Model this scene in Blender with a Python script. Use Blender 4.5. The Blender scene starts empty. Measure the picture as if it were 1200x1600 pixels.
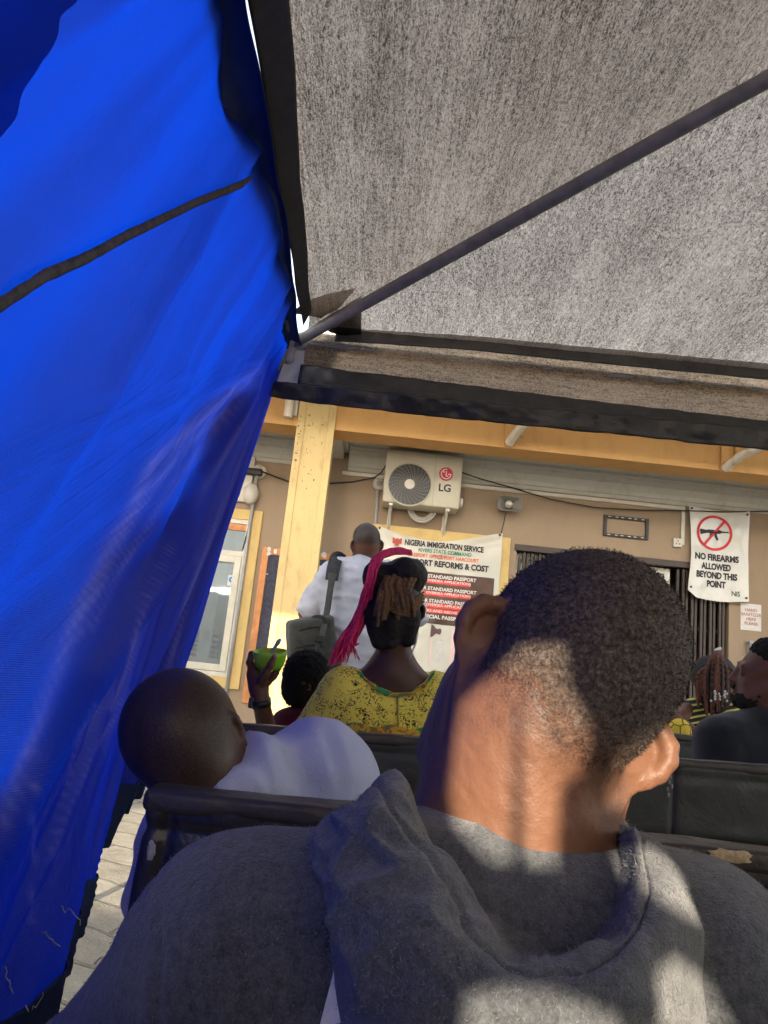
import bpy, bmesh, math, random
import numpy as np
from mathutils import Matrix, Vector
random.seed(7); rng = np.random.default_rng(7)
S = bpy.context.scene
COL = S.collection
# ------------------------------------------------------------ camera, world, sun, exposure
FPX, PITCH, ROLL = 1200.0, math.radians(11.8), math.radians(6.0)
CAM = np.array([0.0, 0.0, 1.08])
SUN_EL, SUN_AZ = math.radians(15.0), math.radians(8.0)      # light travels to +Y, a little to +X
FW = np.array([0, math.cos(PITCH), math.sin(PITCH)])
_r0 = np.array([1.0, 0, 0]); _u0 = np.array([0, -math.sin(PITCH), math.cos(PITCH)])
RT = math.cos(ROLL)*_r0 + math.sin(ROLL)*_u0
UP = -math.sin(ROLL)*_r0 + math.cos(ROLL)*_u0
cd = bpy.data.cameras.new('camera'); cam = bpy.data.objects.new('camera', cd); COL.objects.link(cam)
cd.sensor_fit = 'VERTICAL'; cd.sensor_height = 36.0; cd.lens = FPX/1600*36.0
cd.clip_start = 0.02; cd.clip_end = 500
cam.matrix_world = Matrix(((RT[0], UP[0], -FW[0], CAM[0]), (RT[1], UP[1], -FW[1], CAM[1]), (RT[2], UP[2], -FW[2], CAM[2]), (0, 0, 0, 1)))
S.camera = cam
W = bpy.data.worlds.new('World'); S.world = W; W.use_nodes = True
nt = W.node_tree; bg = nt.nodes['Background']
sky = nt.nodes.new('ShaderNodeTexSky'); sky.sky_type = 'NISHITA'; sky.sun_disc = False
sky.sun_elevation = SUN_EL; sky.sun_rotation = math.radians(180.0) + SUN_AZ
sky.dust_density = 2.0
hz = nt.nodes.new('ShaderNodeHueSaturation'); hz.inputs['Saturation'].default_value = .45   # hazy white sky
nt.links.new(sky.outputs[0], hz.inputs['Color']); nt.links.new(hz.outputs[0], bg.inputs[0]); bg.inputs[1].default_value = 0.15
LDIR = np.array([math.sin(SUN_AZ)*math.cos(SUN_EL), math.cos(SUN_AZ)*math.cos(SUN_EL), -math.sin(SUN_EL)])
sl = bpy.data.lights.new('sun', 'SUN'); sl.energy = 2.5; sl.angle = math.radians(0.5); sl.color = (1.0, 0.86, 0.66)
so = bpy.data.objects.new('sun', sl); COL.objects.link(so); so.location = (0, -10, 12)
so.rotation_euler = Vector(LDIR).to_track_quat('-Z', 'Y').to_euler()
S.view_settings.view_transform = 'Standard'; S.view_settings.look = 'None'; S.view_settings.gamma = 1
S.view_settings.exposure = 2.3

def at(px, py, Y):                       # point on the plane y = Y seen at photo pixel (px, py)
    d = FW + (px-600)/FPX*RT - (py-800)/FPX*UP
    return CAM + d*(Y/d[1])
def A(*ts): return [at(*t) for t in ts]
def nrm(v): v = np.asarray(v, float); return v/np.linalg.norm(v)

# ------------------------------------------------------------ object helpers
def rootloc(p):
    l = np.zeros(3)
    while p is not None: l = l + np.array(p.location); p = p.parent
    return l
def thing(name, label, cat, loc, group=None):
    o = bpy.data.objects.new(name, None); COL.objects.link(o); o.location = [float(c) for c in loc]; o.empty_display_size = .1
    o['label'] = label; o['category'] = cat
    if group: o['group'] = group
    return o
def obj(name, V, F, mat, parent=None, smooth=True, loc=None):
    V = np.asarray(V, float)
    me = bpy.data.meshes.new(name)
    off = rootloc(parent) if parent is not None else (np.array(loc, float) if loc is not None else np.zeros(3))
    me.from_pydata((V-off).tolist(), [], [tuple(int(i) for i in f) for f in F]); me.update()
    if smooth: me.polygons.foreach_set('use_smooth', [True]*len(me.polygons))
    if mat: me.materials.append(mat)
    o = bpy.data.objects.new(name, me); COL.objects.link(o)
    if parent is not None: o.parent = parent
    elif loc is not None: o.location = [float(c) for c in loc]
    return o
def tag(o, label, cat, group=None, kind=None):
    o['label'] = label; o['category'] = cat
    if group: o['group'] = group
    if kind: o['kind'] = kind
    return o
def merge(o, V, F, mat):                       # surface marks kept inside the part's own mesh, as a second material
    off = rootloc(o); me = o.data; n0 = len(me.vertices); V0 = [v.co[:] for v in me.vertices]; F0 = [tuple(p.vertices) for p in me.polygons]; sm = [p.use_smooth for p in me.polygons]
    V1 = (np.asarray(V, float)-off).tolist(); me.clear_geometry(); me.from_pydata(V0+V1, [], F0+[tuple(i+n0 for i in f) for f in F]); me.materials.append(mat); k = len(me.materials)-1
    for i, p in enumerate(me.polygons):
        if i >= len(F0): p.material_index = k
        else: p.use_smooth = sm[i]
    me.update(); return o
class MB:
    def __init__(s): s.V = []; s.F = []; s.n = 0
    def add(s, V, F):
        V = np.asarray(V, float).reshape(-1, 3)
        s.V.append(V); s.F += [tuple(i+s.n for i in f) for f in F]; s.n += len(V); return s
    def box(s, lo, hi, bev=0.0):
        lo = np.array(lo, float); hi = np.array(hi, float)
        if bev > 0:
            bm = bmesh.new(); bmesh.ops.create_cube(bm, size=1)
            for v in bm.verts: v.co = Vector(((lo+hi)/2 + np.array(v.co)*(hi-lo)).tolist())
            bmesh.ops.bevel(bm, geom=bm.edges[:], offset=bev, segments=2, affect='EDGES', profile=.5)
            bm.verts.index_update()
            s.add([v.co[:] for v in bm.verts], [[v.index for v in f.verts] for f in bm.faces]); bm.free(); return s
        V = [(x, y, z) for x in (lo[0], hi[0]) for y in (lo[1], hi[1]) for z in (lo[2], hi[2])]
        return s.add(V, [(0,1,3,2),(4,6,7,5),(0,4,5,1),(2,3,7,6),(0,2,6,4),(1,5,7,3)])
    def tube(s, pts, r, n=10, cap=True, closed=False):
        pts = [np.array(p, float) for p in pts]; m = len(pts)
        rs = r if hasattr(r, '__len__') else [r]*m
        ref = None; rings = []
        for i, p in enumerate(pts):
            if closed: t = pts[(i+1) % m]-pts[i-1]
            else: t = pts[min(i+1, m-1)]-pts[max(i-1, 0)]
            t = nrm(t)
            if ref is None: ref = np.cross(t, [0, 0, 1.0]) if abs(t[2]) < .9 else np.cross(t, [1.0, 0, 0])
            ref = nrm(ref-t*(ref@t)); b = np.cross(t, ref)
            rings.append([p+rs[i]*(math.cos(2*math.pi*k/n)*ref+math.sin(2*math.pi*k/n)*b) for k in range(n)])
        F = []
        for i in range(m if closed else m-1):
            j = (i+1) % m
            for k in range(n): F.append((i*n+k, i*n+(k+1) % n, j*n+(k+1) % n, j*n+k))
        if cap and not closed: F += [tuple(range(n-1, -1, -1)), tuple((m-1)*n+k for k in range(n))]
        return s.add(np.array(rings).reshape(-1, 3), F)
    def disc(s, c, ax, r, h, n=32, r2=None):    # solid frustum along ax
        ax = nrm(ax); c = np.array(c, float)
        e = nrm(np.cross(ax, [0, 0, 1.0]) if abs(ax[2]) < .9 else np.cross(ax, [1.0, 0, 0])); b = np.cross(ax, e)
        r2 = r if r2 is None else r2
        V = [c+r*(math.cos(2*math.pi*k/n)*e+math.sin(2*math.pi*k/n)*b) for k in range(n)]
        V += [c+ax*h+r2*(math.cos(2*math.pi*k/n)*e+math.sin(2*math.pi*k/n)*b) for k in range(n)]
        F = [(k, (k+1) % n, n+(k+1) % n, n+k) for k in range(n)]+[tuple(range(n-1, -1, -1)), tuple(range(n, 2*n))]
        return s.add(V, F)
    def prism(s, poly, y0, y1):                 # polygon of (x, z) extruded from y0 to y1
        n = len(poly); V = [(x, y0, z) for x, z in poly]+[(x, y1, z) for x, z in poly]
        return s.add(V, [tuple(range(n)), tuple(range(2*n-1, n-1, -1))]+[(k, k+n, (k+1) % n+n, (k+1) % n) for k in range(n)])
    def build(s, name, mat, parent=None, smooth=False, loc=None):
        return obj(name, np.concatenate(s.V), s.F, mat, parent, smooth, loc)
def autosmooth(o, ang=40):
    o.data.polygons.foreach_set('use_smooth', [True]*len(o.data.polygons))
    bm = bmesh.new(); bm.from_mesh(o.data)
    for e in bm.edges:
        if len(e.link_faces) == 2 and e.calc_face_angle(0) > math.radians(ang): e.smooth = False
    bm.to_mesh(o.data); bm.free(); return o
def gridmesh(P):                                # P: (n, m, 3)
    n, m = P.shape[:2]; I = np.arange(n*m).reshape(n, m)
    F = np.stack([I[:-1, :-1], I[1:, :-1], I[1:, 1:], I[:-1, 1:]], -1).reshape(-1, 4)
    return P.reshape(-1, 3), F.tolist()
def gnormals(P):
    du = np.gradient(P, axis=0); dv = np.gradient(P, axis=1)
    n = np.cross(du, dv); return n/np.maximum(np.linalg.norm(n, axis=-1, keepdims=True), 1e-9)
def solidify(o, t, off=-1):
    m = o.modifiers.new('thickness', 'SOLIDIFY'); m.thickness = t; m.offset = off; return o

# ------------------------------------------------------------ noise
def _h(i, j, k):
    n = (i*374761393 + j*668265263 + k*1274126177) & 0xffffffff
    n = ((n ^ (n >> 13))*1274126177) & 0xffffffff
    return ((n ^ (n >> 16)) & 0xffff)/32767.5-1.0
def vnoise(P, s=1.0, seed=0):
    Q = np.asarray(P)*s+seed*17.31; I = np.floor(Q).astype(np.int64); f = Q-I; f = f*f*(3-2*f)
    r = 0
    for a in (0, 1):
        for b in (0, 1):
            for c in (0, 1):
                w = (f[..., 0] if a else 1-f[..., 0])*(f[..., 1] if b else 1-f[..., 1])*(f[..., 2] if c else 1-f[..., 2])
                r = r+w*_h(I[..., 0]+a, I[..., 1]+b, I[..., 2]+c)
    return r
def fbm(P, s, o=3, seed=0):
    return sum(vnoise(P, s*2**i, seed+i)/2**i for i in range(o))
def sst(a, b, x): t = np.clip((x-a)/(b-a), 0, 1); return t*t*(3-2*t)

# ------------------------------------------------------------ signed distance modelling
def rc(a, b, ra, rb, k=.02, op=1): return ('rc', np.array(a, float), np.array(b, float), ra, rb, k, op)
def el(c, R, rad, k=.02, op=1): return ('el', np.array(c, float), np.eye(3) if R is None else np.array(R, float), np.array(rad, float), None, k, op)
def chain(pts, rs, k=.02): return [rc(pts[i], pts[i+1], rs[i], rs[i+1], k) for i in range(len(pts)-1)]
def sdf(prims, P):
    D = None
    for t, a, b, c, d, k, op in prims:
        if t == 'rc':
            ba = b-a; l = ba@ba+1e-12; h = np.clip(((P-a)@ba)/l, 0, 1)
            q = np.linalg.norm(P-a-h[:, None]*ba, axis=1)-(c+(d-c)*h)
        else:
            L = (P-a)@b.T; k0 = np.linalg.norm(L/c, axis=1); k1 = np.linalg.norm(L/(c*c), axis=1)+1e-9
            q = k0*(k0-1)/k1
        if D is None: D = q; continue
        if op < 0:
            h = np.clip(.5-.5*(D+q)/k, 0, 1); D = D*(1-h)-q*h+k*h*(1-h)
        else:
            h = np.clip(.5+.5*(D-q)/k, 0, 1); D = D*(1-h)+q*h-k*h*(1-h)
    return D
def surface(prims, res, pad=.03, fn=None, clip=None):
    lo = np.full(3, 1e9); hi = -lo
    for t, a, b, c, d, k, op in prims:
        if op < 0: continue
        if t == 'rc':
            for q, r in ((a, c), (b, d)): lo = np.minimum(lo, q-r); hi = np.maximum(hi, q+r)
        else: m = c.max(); lo = np.minimum(lo, a-m); hi = np.maximum(hi, a+m)
    lo -= pad; hi += pad; B = 6
    n = (np.ceil((hi-lo)/res/B).astype(int)+1)*B
    f = fn or (lambda P: sdf(prims, P))
    nb = n//B
    c = np.stack(np.meshgrid(*[lo[i]+(np.arange(nb[i])*B+B/2)*res for i in range(3)], indexing='ij'), -1)
    dc = f(c.reshape(-1, 3)).reshape(nb)
    V = np.repeat(np.repeat(np.repeat(np.where(dc < 0, -1., 1.).astype(np.float32), B, 0), B, 1), B, 2)
    act = np.argwhere(np.abs(dc) < B*res*1.7)
    o = np.stack(np.meshgrid(*[np.arange(B)]*3, indexing='ij'), -1).reshape(-1, 3)
    for s in range(0, len(act), 1500):
        idx = (act[s:s+1500, None, :]*B+o[None]).reshape(-1, 3)
        V[idx[:, 0], idx[:, 1], idx[:, 2]] = f(lo+idx*res)
    s = V < 0
    cnt = sum(s[i:n[0]-1+i, j:n[1]-1+j, k:n[2]-1+k].astype(np.int8) for i in (0, 1) for j in (0, 1) for k in (0, 1))
    cells = np.argwhere((cnt > 0) & (cnt < 8)); idmap = np.full(n-1, -1, np.int64); idmap[tuple(cells.T)] = np.arange(len(cells))
    acc = np.zeros((len(cells), 3)); num = np.zeros(len(cells))
    for ax in range(3):
        o1, o2 = [i for i in range(3) if i != ax]
        for p in (0, 1):
            for q in (0, 1):
                b = cells.copy(); b[:, o1] += p; b[:, o2] += q; e = b.copy(); e[:, ax] += 1
                f0 = V[tuple(b.T)]; f1 = V[tuple(e.T)]; m = (f0 < 0) != (f1 < 0)
                pt = (b-cells).astype(float); pt[:, ax] += np.where(m, f0/np.where(m, f0-f1, 1), 0)
                acc += pt*m[:, None]; num += m
    verts = lo+(cells+acc/num[:, None])*res
    faces = []
    for ax in range(3):
        o1, o2 = (ax+1) % 3, (ax+2) % 3
        sl0 = [slice(1, n[i]-1) for i in range(3)]; sl1 = list(sl0); sl1[ax] = slice(2, n[ax])
        a = s[tuple(sl0)]; b = s[tuple(sl1)]; E = np.argwhere(a != b)+1
        E = E[E[:, ax] < n[ax]-1]
        q = []
        for p, r in ((0, 0), (1, 0), (1, 1), (0, 1)):
            t = E.copy(); t[:, o1] -= p; t[:, o2] -= r; q.append(idmap[tuple(t.T)])
        q = np.stack(q, 1); flip = ~s[tuple(E.T)]; q[flip] = q[flip][:, ::-1]; faces.append(q)
    return verts, np.concatenate(faces)
def vnormals(V, F):
    F = np.asarray(F); N = np.zeros_like(V); fn = np.cross(V[F[:, 2]]-V[F[:, 0]], V[F[:, 3]]-V[F[:, 1]])
    for k in range(4): np.add.at(N, F[:, k], fn)
    return N/np.maximum(np.linalg.norm(N, axis=1, keepdims=True), 1e-9)
def blob(name, prims, res, mat, parent, disp=None, fn=None):
    V, F = surface(prims, res, fn=fn)
    if disp is not None: N = vnormals(V, F); V = V+N*disp(V)[:, None]
    return obj(name, V, F, mat, parent)
def setattr_f(o, name, vals):
    a = o.data.attributes.new(name, 'FLOAT', 'POINT'); a.data.foreach_set('value', np.asarray(vals, np.float32))

# ------------------------------------------------------------ materials
class NT:
    def __init__(s, name):
        s.m = bpy.data.materials.new(name); s.m.use_nodes = True; s.t = s.m.node_tree; s.b = s.t.nodes['Principled BSDF']; s.out = s.t.nodes['Material Output']
        s.co = s.t.nodes.new('ShaderNodeTexCoord')
    def n(s, typ, ins=None, **kw):
        nd = s.t.nodes.new(typ)
        for k, v in kw.items(): setattr(nd, k, v)
        for k, v in (ins or {}).items(): s.set(nd.inputs[k], v)
        return nd
    def set(s, sock, v):
        if isinstance(v, bpy.types.NodeSocket): s.t.links.new(v, sock)
        elif isinstance(v, (tuple, list)) and len(v) == 3 and sock.type == 'RGBA': sock.default_value = (*v, 1)
        else: sock.default_value = v
    def noise(s, scale, detail=4, rough=.55, co=None, sc=None, dist=0):
        c = co or s.co.outputs['Object']
        if sc: c = s.n('ShaderNodeMapping', {'Vector': c, 'Scale': sc}).outputs[0]
        return s.n('ShaderNodeTexNoise', {'Vector': c, 'Scale': scale, 'Detail': detail, 'Roughness': rough, 'Distortion': dist}).outputs[0]
    def ramp(s, f, stops):
        r = s.n('ShaderNodeValToRGB', {'Fac': f}); e = r.color_ramp.elements
        while len(e) < len(stops): e.new(.5)
        for i, (p, c) in enumerate(stops):
            e[i].position = p; e[i].color = (*c, 1) if hasattr(c, '__len__') else (c, c, c, 1)
        return r.outputs[0]
    def mix(s, f, a, b, mode='MIX'):
        m = s.n('ShaderNodeMix', data_type='RGBA', blend_type=mode); s.set(m.inputs[0], f); s.set(m.inputs[6], a); s.set(m.inputs[7], b); return m.outputs[2]
    def math(s, op, a, b=0.0, c=None):
        m = s.n('ShaderNodeMath', operation=op); s.set(m.inputs[0], a); s.set(m.inputs[1], b)
        if c is not None: s.set(m.inputs[2], c)
        return m.outputs[0]
    def bump(s, h, strength=.3, dist=.01, normal=None):
        b = s.n('ShaderNodeBump', {'Height': h, 'Strength': strength, 'Distance': dist})
        if normal: s.set(b.inputs['Normal'], normal)
        return b.outputs[0]
    def attr(s, name): return s.n('ShaderNodeAttribute', attribute_name=name).outputs['Fac']
    def P(s, **kw):
        names = dict(color='Base Color', rough='Roughness', metal='Metallic', spec='Specular IOR Level', normal='Normal', sheen='Sheen Weight', sss='Subsurface Weight', coat='Coat Weight', trans='Transmission Weight', alpha='Alpha')
        for k, v in kw.items(): s.set(s.b.inputs[names.get(k, k)], v)
        return s.m
def simple(name, col, rough=.6, var=.15, scale=12, bump=.15, bscale=60, bdist=.004, metal=0, spec=.4, **kw):
    m = NT(name); dark = tuple(c*(1-var*1.6) for c in col); light = tuple(min(1, c*(1+var)) for c in col)
    c = m.ramp(m.noise(scale, 6, .65), [(.3, dark), (.7, light)])
    return m.P(color=c, rough=rough, metal=metal, spec=spec, normal=m.bump(m.noise(bscale, 4), bump, bdist), **kw)

def painted(name, col, stain=(.16, .12, .08), rough=.75, amt=.35):      # painted masonry with grime patches and runs
    m = NT(name)
    base = m.mix(m.noise(3, 6, .7), tuple(c*.86 for c in col), tuple(min(1, c*1.1) for c in col))
    runs = m.ramp(m.noise(4, 5, .7, sc=(1.6, 1.6, .6)), [(.5, 0), (.72, 1)])
    spots = m.ramp(m.noise(24, 5, .75), [(.62, 0), (.7, 1)])
    f = m.math('MULTIPLY', m.math('MAXIMUM', runs, m.math('MULTIPLY', spots, .6)), amt)
    return m.P(color=m.mix(f, base, stain), rough=rough, spec=.3, normal=m.bump(m.noise(45, 6, .7), .25, .006))

M = {}
M['wall'] = painted('wall_paint', (.28, .205, .135), amt=.18)
M['cream'] = painted('column_paint', (.56, .41, .18), stain=(.22, .13, .05), amt=.45)
M['beam'] = painted('beam_paint', (.56, .31, .11), stain=(.3, .17, .07), amt=.3)
M['frame_cream'] = painted('surround_paint', (.55, .39, .15), amt=.3)
M['ceil'] = painted('ceiling_paint', (.42, .41, .36), amt=.3)
M['white'] = simple('white_plastic', (.50, .47, .40), .45, .06, 8)
M['alu'] = simple('window_aluminium', (.50, .47, .38), .4, .08, 10)
M['dark'] = simple('dark_metal', (.03, .027, .025), .5, .2)
M['black'] = simple('black_plastic', (.012, .012, .013), .4, .2)
M['brown'] = simple('brown_board', (.045, .030, .022), .5, .2)
M['steel'] = simple('galvanised_pipe', (.42, .40, .37), .4, .2, 20, metal=.7)
M['wood'] = simple('orange_wood', (.50, .20, .06), .55, .2, 10)
M['cork'] = simple('notice_felt', (.05, .05, .075), .9, .3, 30)
M['paper'] = simple('paper', (.56, .54, .50), .7, .05)
M['red'] = simple('red_ink', (.50, .02, .03), .6, .1)
M['redband'] = simple('red_band', (.60, .05, .04), .5, .1)
M['ink'] = simple('black_ink', (.018, .014, .022), .6, .1)
M['green'] = simple('green_ink', (.02, .20, .10), .6, .1)
M['orange_ink'] = simple('orange_ink', (.62, .09, .03), .6, .1)
M['whiteink'] = simple('white_ink', (.62, .58, .53), .6, .05)
M['brownink'] = simple('brown_print', (.075, .032, .018), .35, .35, 3)
M['lgred'] = simple('red_badge', (.45, .02, .05), .4, .05)
M['grey'] = simple('grey_paint', (.30, .30, .29), .5, .1)

def text(s, size, x, y, z, mat, parent, sx=1.0, bold=0.0, align='CENTER', warp=None, rot=0.0, name='lettering'):
    cu = bpy.data.curves.new('t', 'FONT'); cu.body = s; cu.size = size; cu.align_x = align; cu.offset = bold; cu.resolution_u = 4
    o = bpy.data.objects.new('t', cu); COL.objects.link(o)
    dg = bpy.context.evaluated_depsgraph_get(); me = bpy.data.meshes.new_from_object(o.evaluated_get(dg))
    V = np.array([v.co[:] for v in me.vertices]); F = [tuple(p.vertices) for p in me.polygons]
    bpy.data.objects.remove(o); bpy.data.curves.remove(cu); bpy.data.meshes.remove(me)
    a, b = V[:, 0]*sx, V[:, 1]
    X = x+a*math.cos(rot)-b*math.sin(rot); Z = z+a*math.sin(rot)+b*math.cos(rot)
    Y = np.full_like(X, y) if warp is None else y+warp(X, Z)
    return obj(name, np.stack([X, Y, Z], 1), F, mat, parent, smooth=False)
def flat(poly, y, mat, parent, name, warp=None, n=24):      # thin printed shape on a vertical plane (x, z)
    poly = np.array(poly, float)
    if warp is not None and len(poly) == 4:
        u = np.linspace(0, 1, n)[:, None, None]; v = np.linspace(0, 1, n)[None, :, None]
        P = (1-u)*(1-v)*poly[0]+u*(1-v)*poly[1]+u*v*poly[2]+(1-u)*v*poly[3]
        G = np.stack([P[..., 0], y+warp(P[..., 0], P[..., 1]), P[..., 1]], -1); V, F = gridmesh(G)
        return obj(name, V, F, mat, parent, smooth=True)
    Y = np.full(len(poly), y) if warp is None else y+warp(poly[:, 0], poly[:, 1])
    return obj(name, np.stack([poly[:, 0], Y, poly[:, 1]], 1), [tuple(range(len(poly)))], mat, parent, smooth=False)
def ringpoly(cx, cz, r0, r1, n=48):
    V = []; 
    for k in range(n):
        a = 2*math.pi*k/n; V += [(cx+r0*math.cos(a), cz+r0*math.sin(a)), (cx+r1*math.cos(a), cz+r1*math.sin(a))]
    F = [(2*k, 2*k+1, (2*k+3) % (2*n), (2*k+2) % (2*n)) for k in range(n)]
    return np.array(V), F
# ============================================================ SETTING
m = NT('paving'); co = m.n('ShaderNodeMapping', {'Vector': m.co.outputs['Object'], 'Rotation': (0, 0, .5)}).outputs[0]
wob = m.n('ShaderNodeTexNoise', {'Vector': co, 'Scale': 3.0, 'Detail': 3.0}).outputs[1]
cw = m.mix(.16, co, wob)
br = m.n('ShaderNodeTexBrick', {'Vector': cw, 'Scale': 1.0, 'Color1': (.36, .32, .25), 'Color2': (.52, .47, .37), 'Mortar': (.17, .15, .12), 'Mortar Size': .012, 'Mortar Smooth': .4, 'Brick Width': .34, 'Row Height': .21, 'Bias': -.2})
st = m.noise(7, 6, .7); fine = m.noise(60, 5, .7, sc=(1, 2.2, 1))
c = m.mix(.55, br.outputs[0], m.ramp(st, [(.3, (.20, .18, .15)), (.7, (.50, .46, .38))]))
h = m.math('ADD', m.math('MULTIPLY', br.outputs[1], -1.0), m.math('ADD', m.math('MULTIPLY', st, 1.2), m.math('MULTIPLY', fine, .6)))
M['paving'] = m.P(color=c, rough=.85, spec=.25, normal=m.bump(h, .9, .03))
G = MB().add([(-60, -60, 0), (60, -60, 0), (60, 60, 0), (-60, 60, 0)], [(0, 1, 2, 3)]).build('ground', M['paving']); G['kind'] = 'structure'

# ------------------------------------------------------------ office building
WY = 8.5
bld = thing('office_building', 'tan walled office front with yellow columns and orange fascia beam beyond the canopy', 'building', (1.5, WY, 0))
dtop = at(803, 850, WY)[2]; DX0, DX1 = at(806, 870, WY)[0], 3.93
WX0, WX1, WZ0, WZ1 = -2.62, -1.46, .86, 2.60
b = MB()
for lo, hi in (((-7, -0), (WX0, 3.6)), ((WX0, 0), (WX1, WZ0)), ((WX0, WZ1), (WX1, 3.6)), ((WX1, 0), (DX0, 3.6)), ((DX0, dtop), (DX1, 3.6)), ((DX1, 0), (9, 3.6))):
    b.box((lo[0], WY, lo[1]), (hi[0], WY+.25, hi[1]))
b.build('wall', M['wall'], bld)
MB().box((-7, WY+.25, 3.6), (9, 12, 3.7)).box((-7, 12, 0), (9, 12.2, 3.7)).box((-7.2, WY+.25, 0), (-7, 12.2, 3.7)).box((9, WY+.25, 0), (9.2, 12.2, 3.7)).build('interior_shell', M['grey'], bld)
MB().box((-7.1, 6.75, 0), (9, WY, .28), .01).box((-7.1, 6.4, 0), (9, 6.75, .14), .01).build('veranda_floor', simple('concrete', (.36, .34, .30), .85, .2, 5), bld)
CY = 7.4
bz = at(660, 685, CY)[2]
MB().box((-7, CY+.02, bz), (9, CY+.36, bz+.75)).box((-7, CY+.005, bz+.60), (9, CY+.02, bz+.75)).build('fascia_beam', M['beam'], bld)
MB().box((-7, CY+.36, 3.60), (9, WY, 3.66)).box((-7, CY-.3, bz+.75), (9, WY+4, bz+.9)).build('ceiling', M['ceil'], bld)
# cornice profile along the wall, and a painted cross beam over the column
prof = [(0, 0), (0, -.30), (-.02, -.31), (-.035, -.27), (-.05, -.265), (-.06, -.22), (-.10, -.15), (-.15, -.11), (-.16, -.09), (-.19, -.08), (-.19, -.05), (-.25, -.03), (-.25, 0)]
b = MB(); n = len(prof)
for x0, x1 in ((-7, -1.06), (-.46, 9)):
    V = [(x, WY+y, 3.6+z) for x in (x0, x1) for y, z in prof]
    b.add(V, [(i, i+1, n+i+1, n+i) for i in range(n-1)]+[tuple(range(n-1, -1, -1)), tuple(range(n, 2*n))])
b.build('cornice', M['ceil'], bld)
b = MB().box((-1.0, CY+.37, 3.42), (-.52, WY-.001, 3.6))
for x, s in ((-1.0, -1), (-.52, 1)):
    b.box((min(x, x+s*.05), CY+.37, 3.50), (max(x, x+s*.05), WY-.002, 3.599)).box((min(x+s*.05, x+s*.10), CY+.37, 3.55), (max(x+s*.05, x+s*.10), WY-.003, 3.598))
b.build('cross_beam', M['ceil'], bld)
for cx in (-.772, 4.95):
    b = MB().box((cx-.175, CY, .28), (cx+.175, CY+.37, bz+.74), .006)
    b.box((cx-.19, CY-.012, .28), (cx-.115, CY+.02, bz+.735), .004).box((cx+.115, CY-.012, .28), (cx+.19, CY+.02, bz+.735), .004)
    colo = b.build('column', M['cream'], bld); COLS = globals().setdefault('COLS', []); COLS.append(colo)
# peeled paint flecks on the column
V = []; F = []
for i in range(46):
    z = 2.75+.8*random.random()**.6; x = -.80+random.gauss(0, .07) if i % 3 else -.93+random.gauss(0, .008)
    y = CY-.0145 if (x < -.887 or x > -.657) else CY-.003
    w, h = .003+.011*random.random()**3, .003+.014*random.random()**2.5; k = len(V)
    if x < -.962 or x > -.585: continue
    V += [(x+w*math.cos(a)*(1+.5*random.random()), y, z+h*math.sin(a)*(1+.5*random.random())) for a in (0, 1, 2.2, 3, 4.1, 5.2)]; F.append(tuple(range(k, k+6)))
merge(COLS[0], V, F, simple('bare_plaster', (.20, .13, .06), .9, .3))

# ---- window
gm = NT('reflective_glass')
M['glass'] = gm.P(color=(.34, .38, .39), metal=.75, rough=.03, normal=gm.bump(gm.noise(3, 2), .05, .01))
def frame(mb, x0, x1, z0, z1, w, y0, y1, bev=.004):
    mb.box((x0, y0, z0), (x0+w, y1, z1), bev).box((x1-w, y0, z0), (x1, y1, z1), bev)
    return mb.box((x0+w, y0, z1-w), (x1-w, y1, z1), bev).box((x0+w, y0, z0), (x1-w, y1, z0+w), bev)
frame(MB(), WX0-.11, WX1+.11, WZ0-.11, WZ1+.11, .115, WY-.035, WY+.05).build('window_surround', M['frame_cream'], bld)
win = frame(MB(), WX0, WX1, WZ0, WZ1, .055, WY-.02, WY+.06).build('window', M['alu'], bld)
tz = at(395, 868, WY)[2]
MB().box((WX0+.055, WY-.015, tz-.03), (WX1-.055, WY+.05, tz+.03), .004).build('transom_bar', M['alu'], win)
frame(MB(), -2.02, WX1-.058, WZ0+.058, tz-.032, .075, WY-.028, WY+.04, .006).build('sash', M['alu'], win)
frame(MB(), WX0+.058, -2.03, WZ0+.058, tz-.032, .075, WY-.028, WY+.04, .006).build('sash', M['alu'], win)
MB().box((WX0+.05, WY+.01, WZ0+.05), (WX1-.05, WY+.016, WZ1-.05)).build('pane', M['glass'], win)
MB().box((WX0+.056, WY-.012, WZ1-.13), (WX1-.056, WY+.02, WZ1-.058), .003).build('lintel_strip', M['wood'], win)
sx, sz = at(362, 907, WY)[0], at(362, 907, WY)[2]
stk = thing('window_sticker', 'small white sticker with a blue disc on the window pane behind the blue tarp', 'sticker', (sx, WY, sz))
flat([(sx-.045, sz-.06), (sx+.045, sz-.06), (sx+.045, sz+.06), (sx-.045, sz+.06)], WY+.004, M['paper'], stk, 'sheet')
V, F = ringpoly(sx, sz+.01, .012, .034, 24); obj('disc', np.stack([V[:, 0], V[:, 0]*0+WY+.001, V[:, 1]], 1), F, simple('blue_ink', (.03, .16, .45), .5), stk, False)

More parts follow.
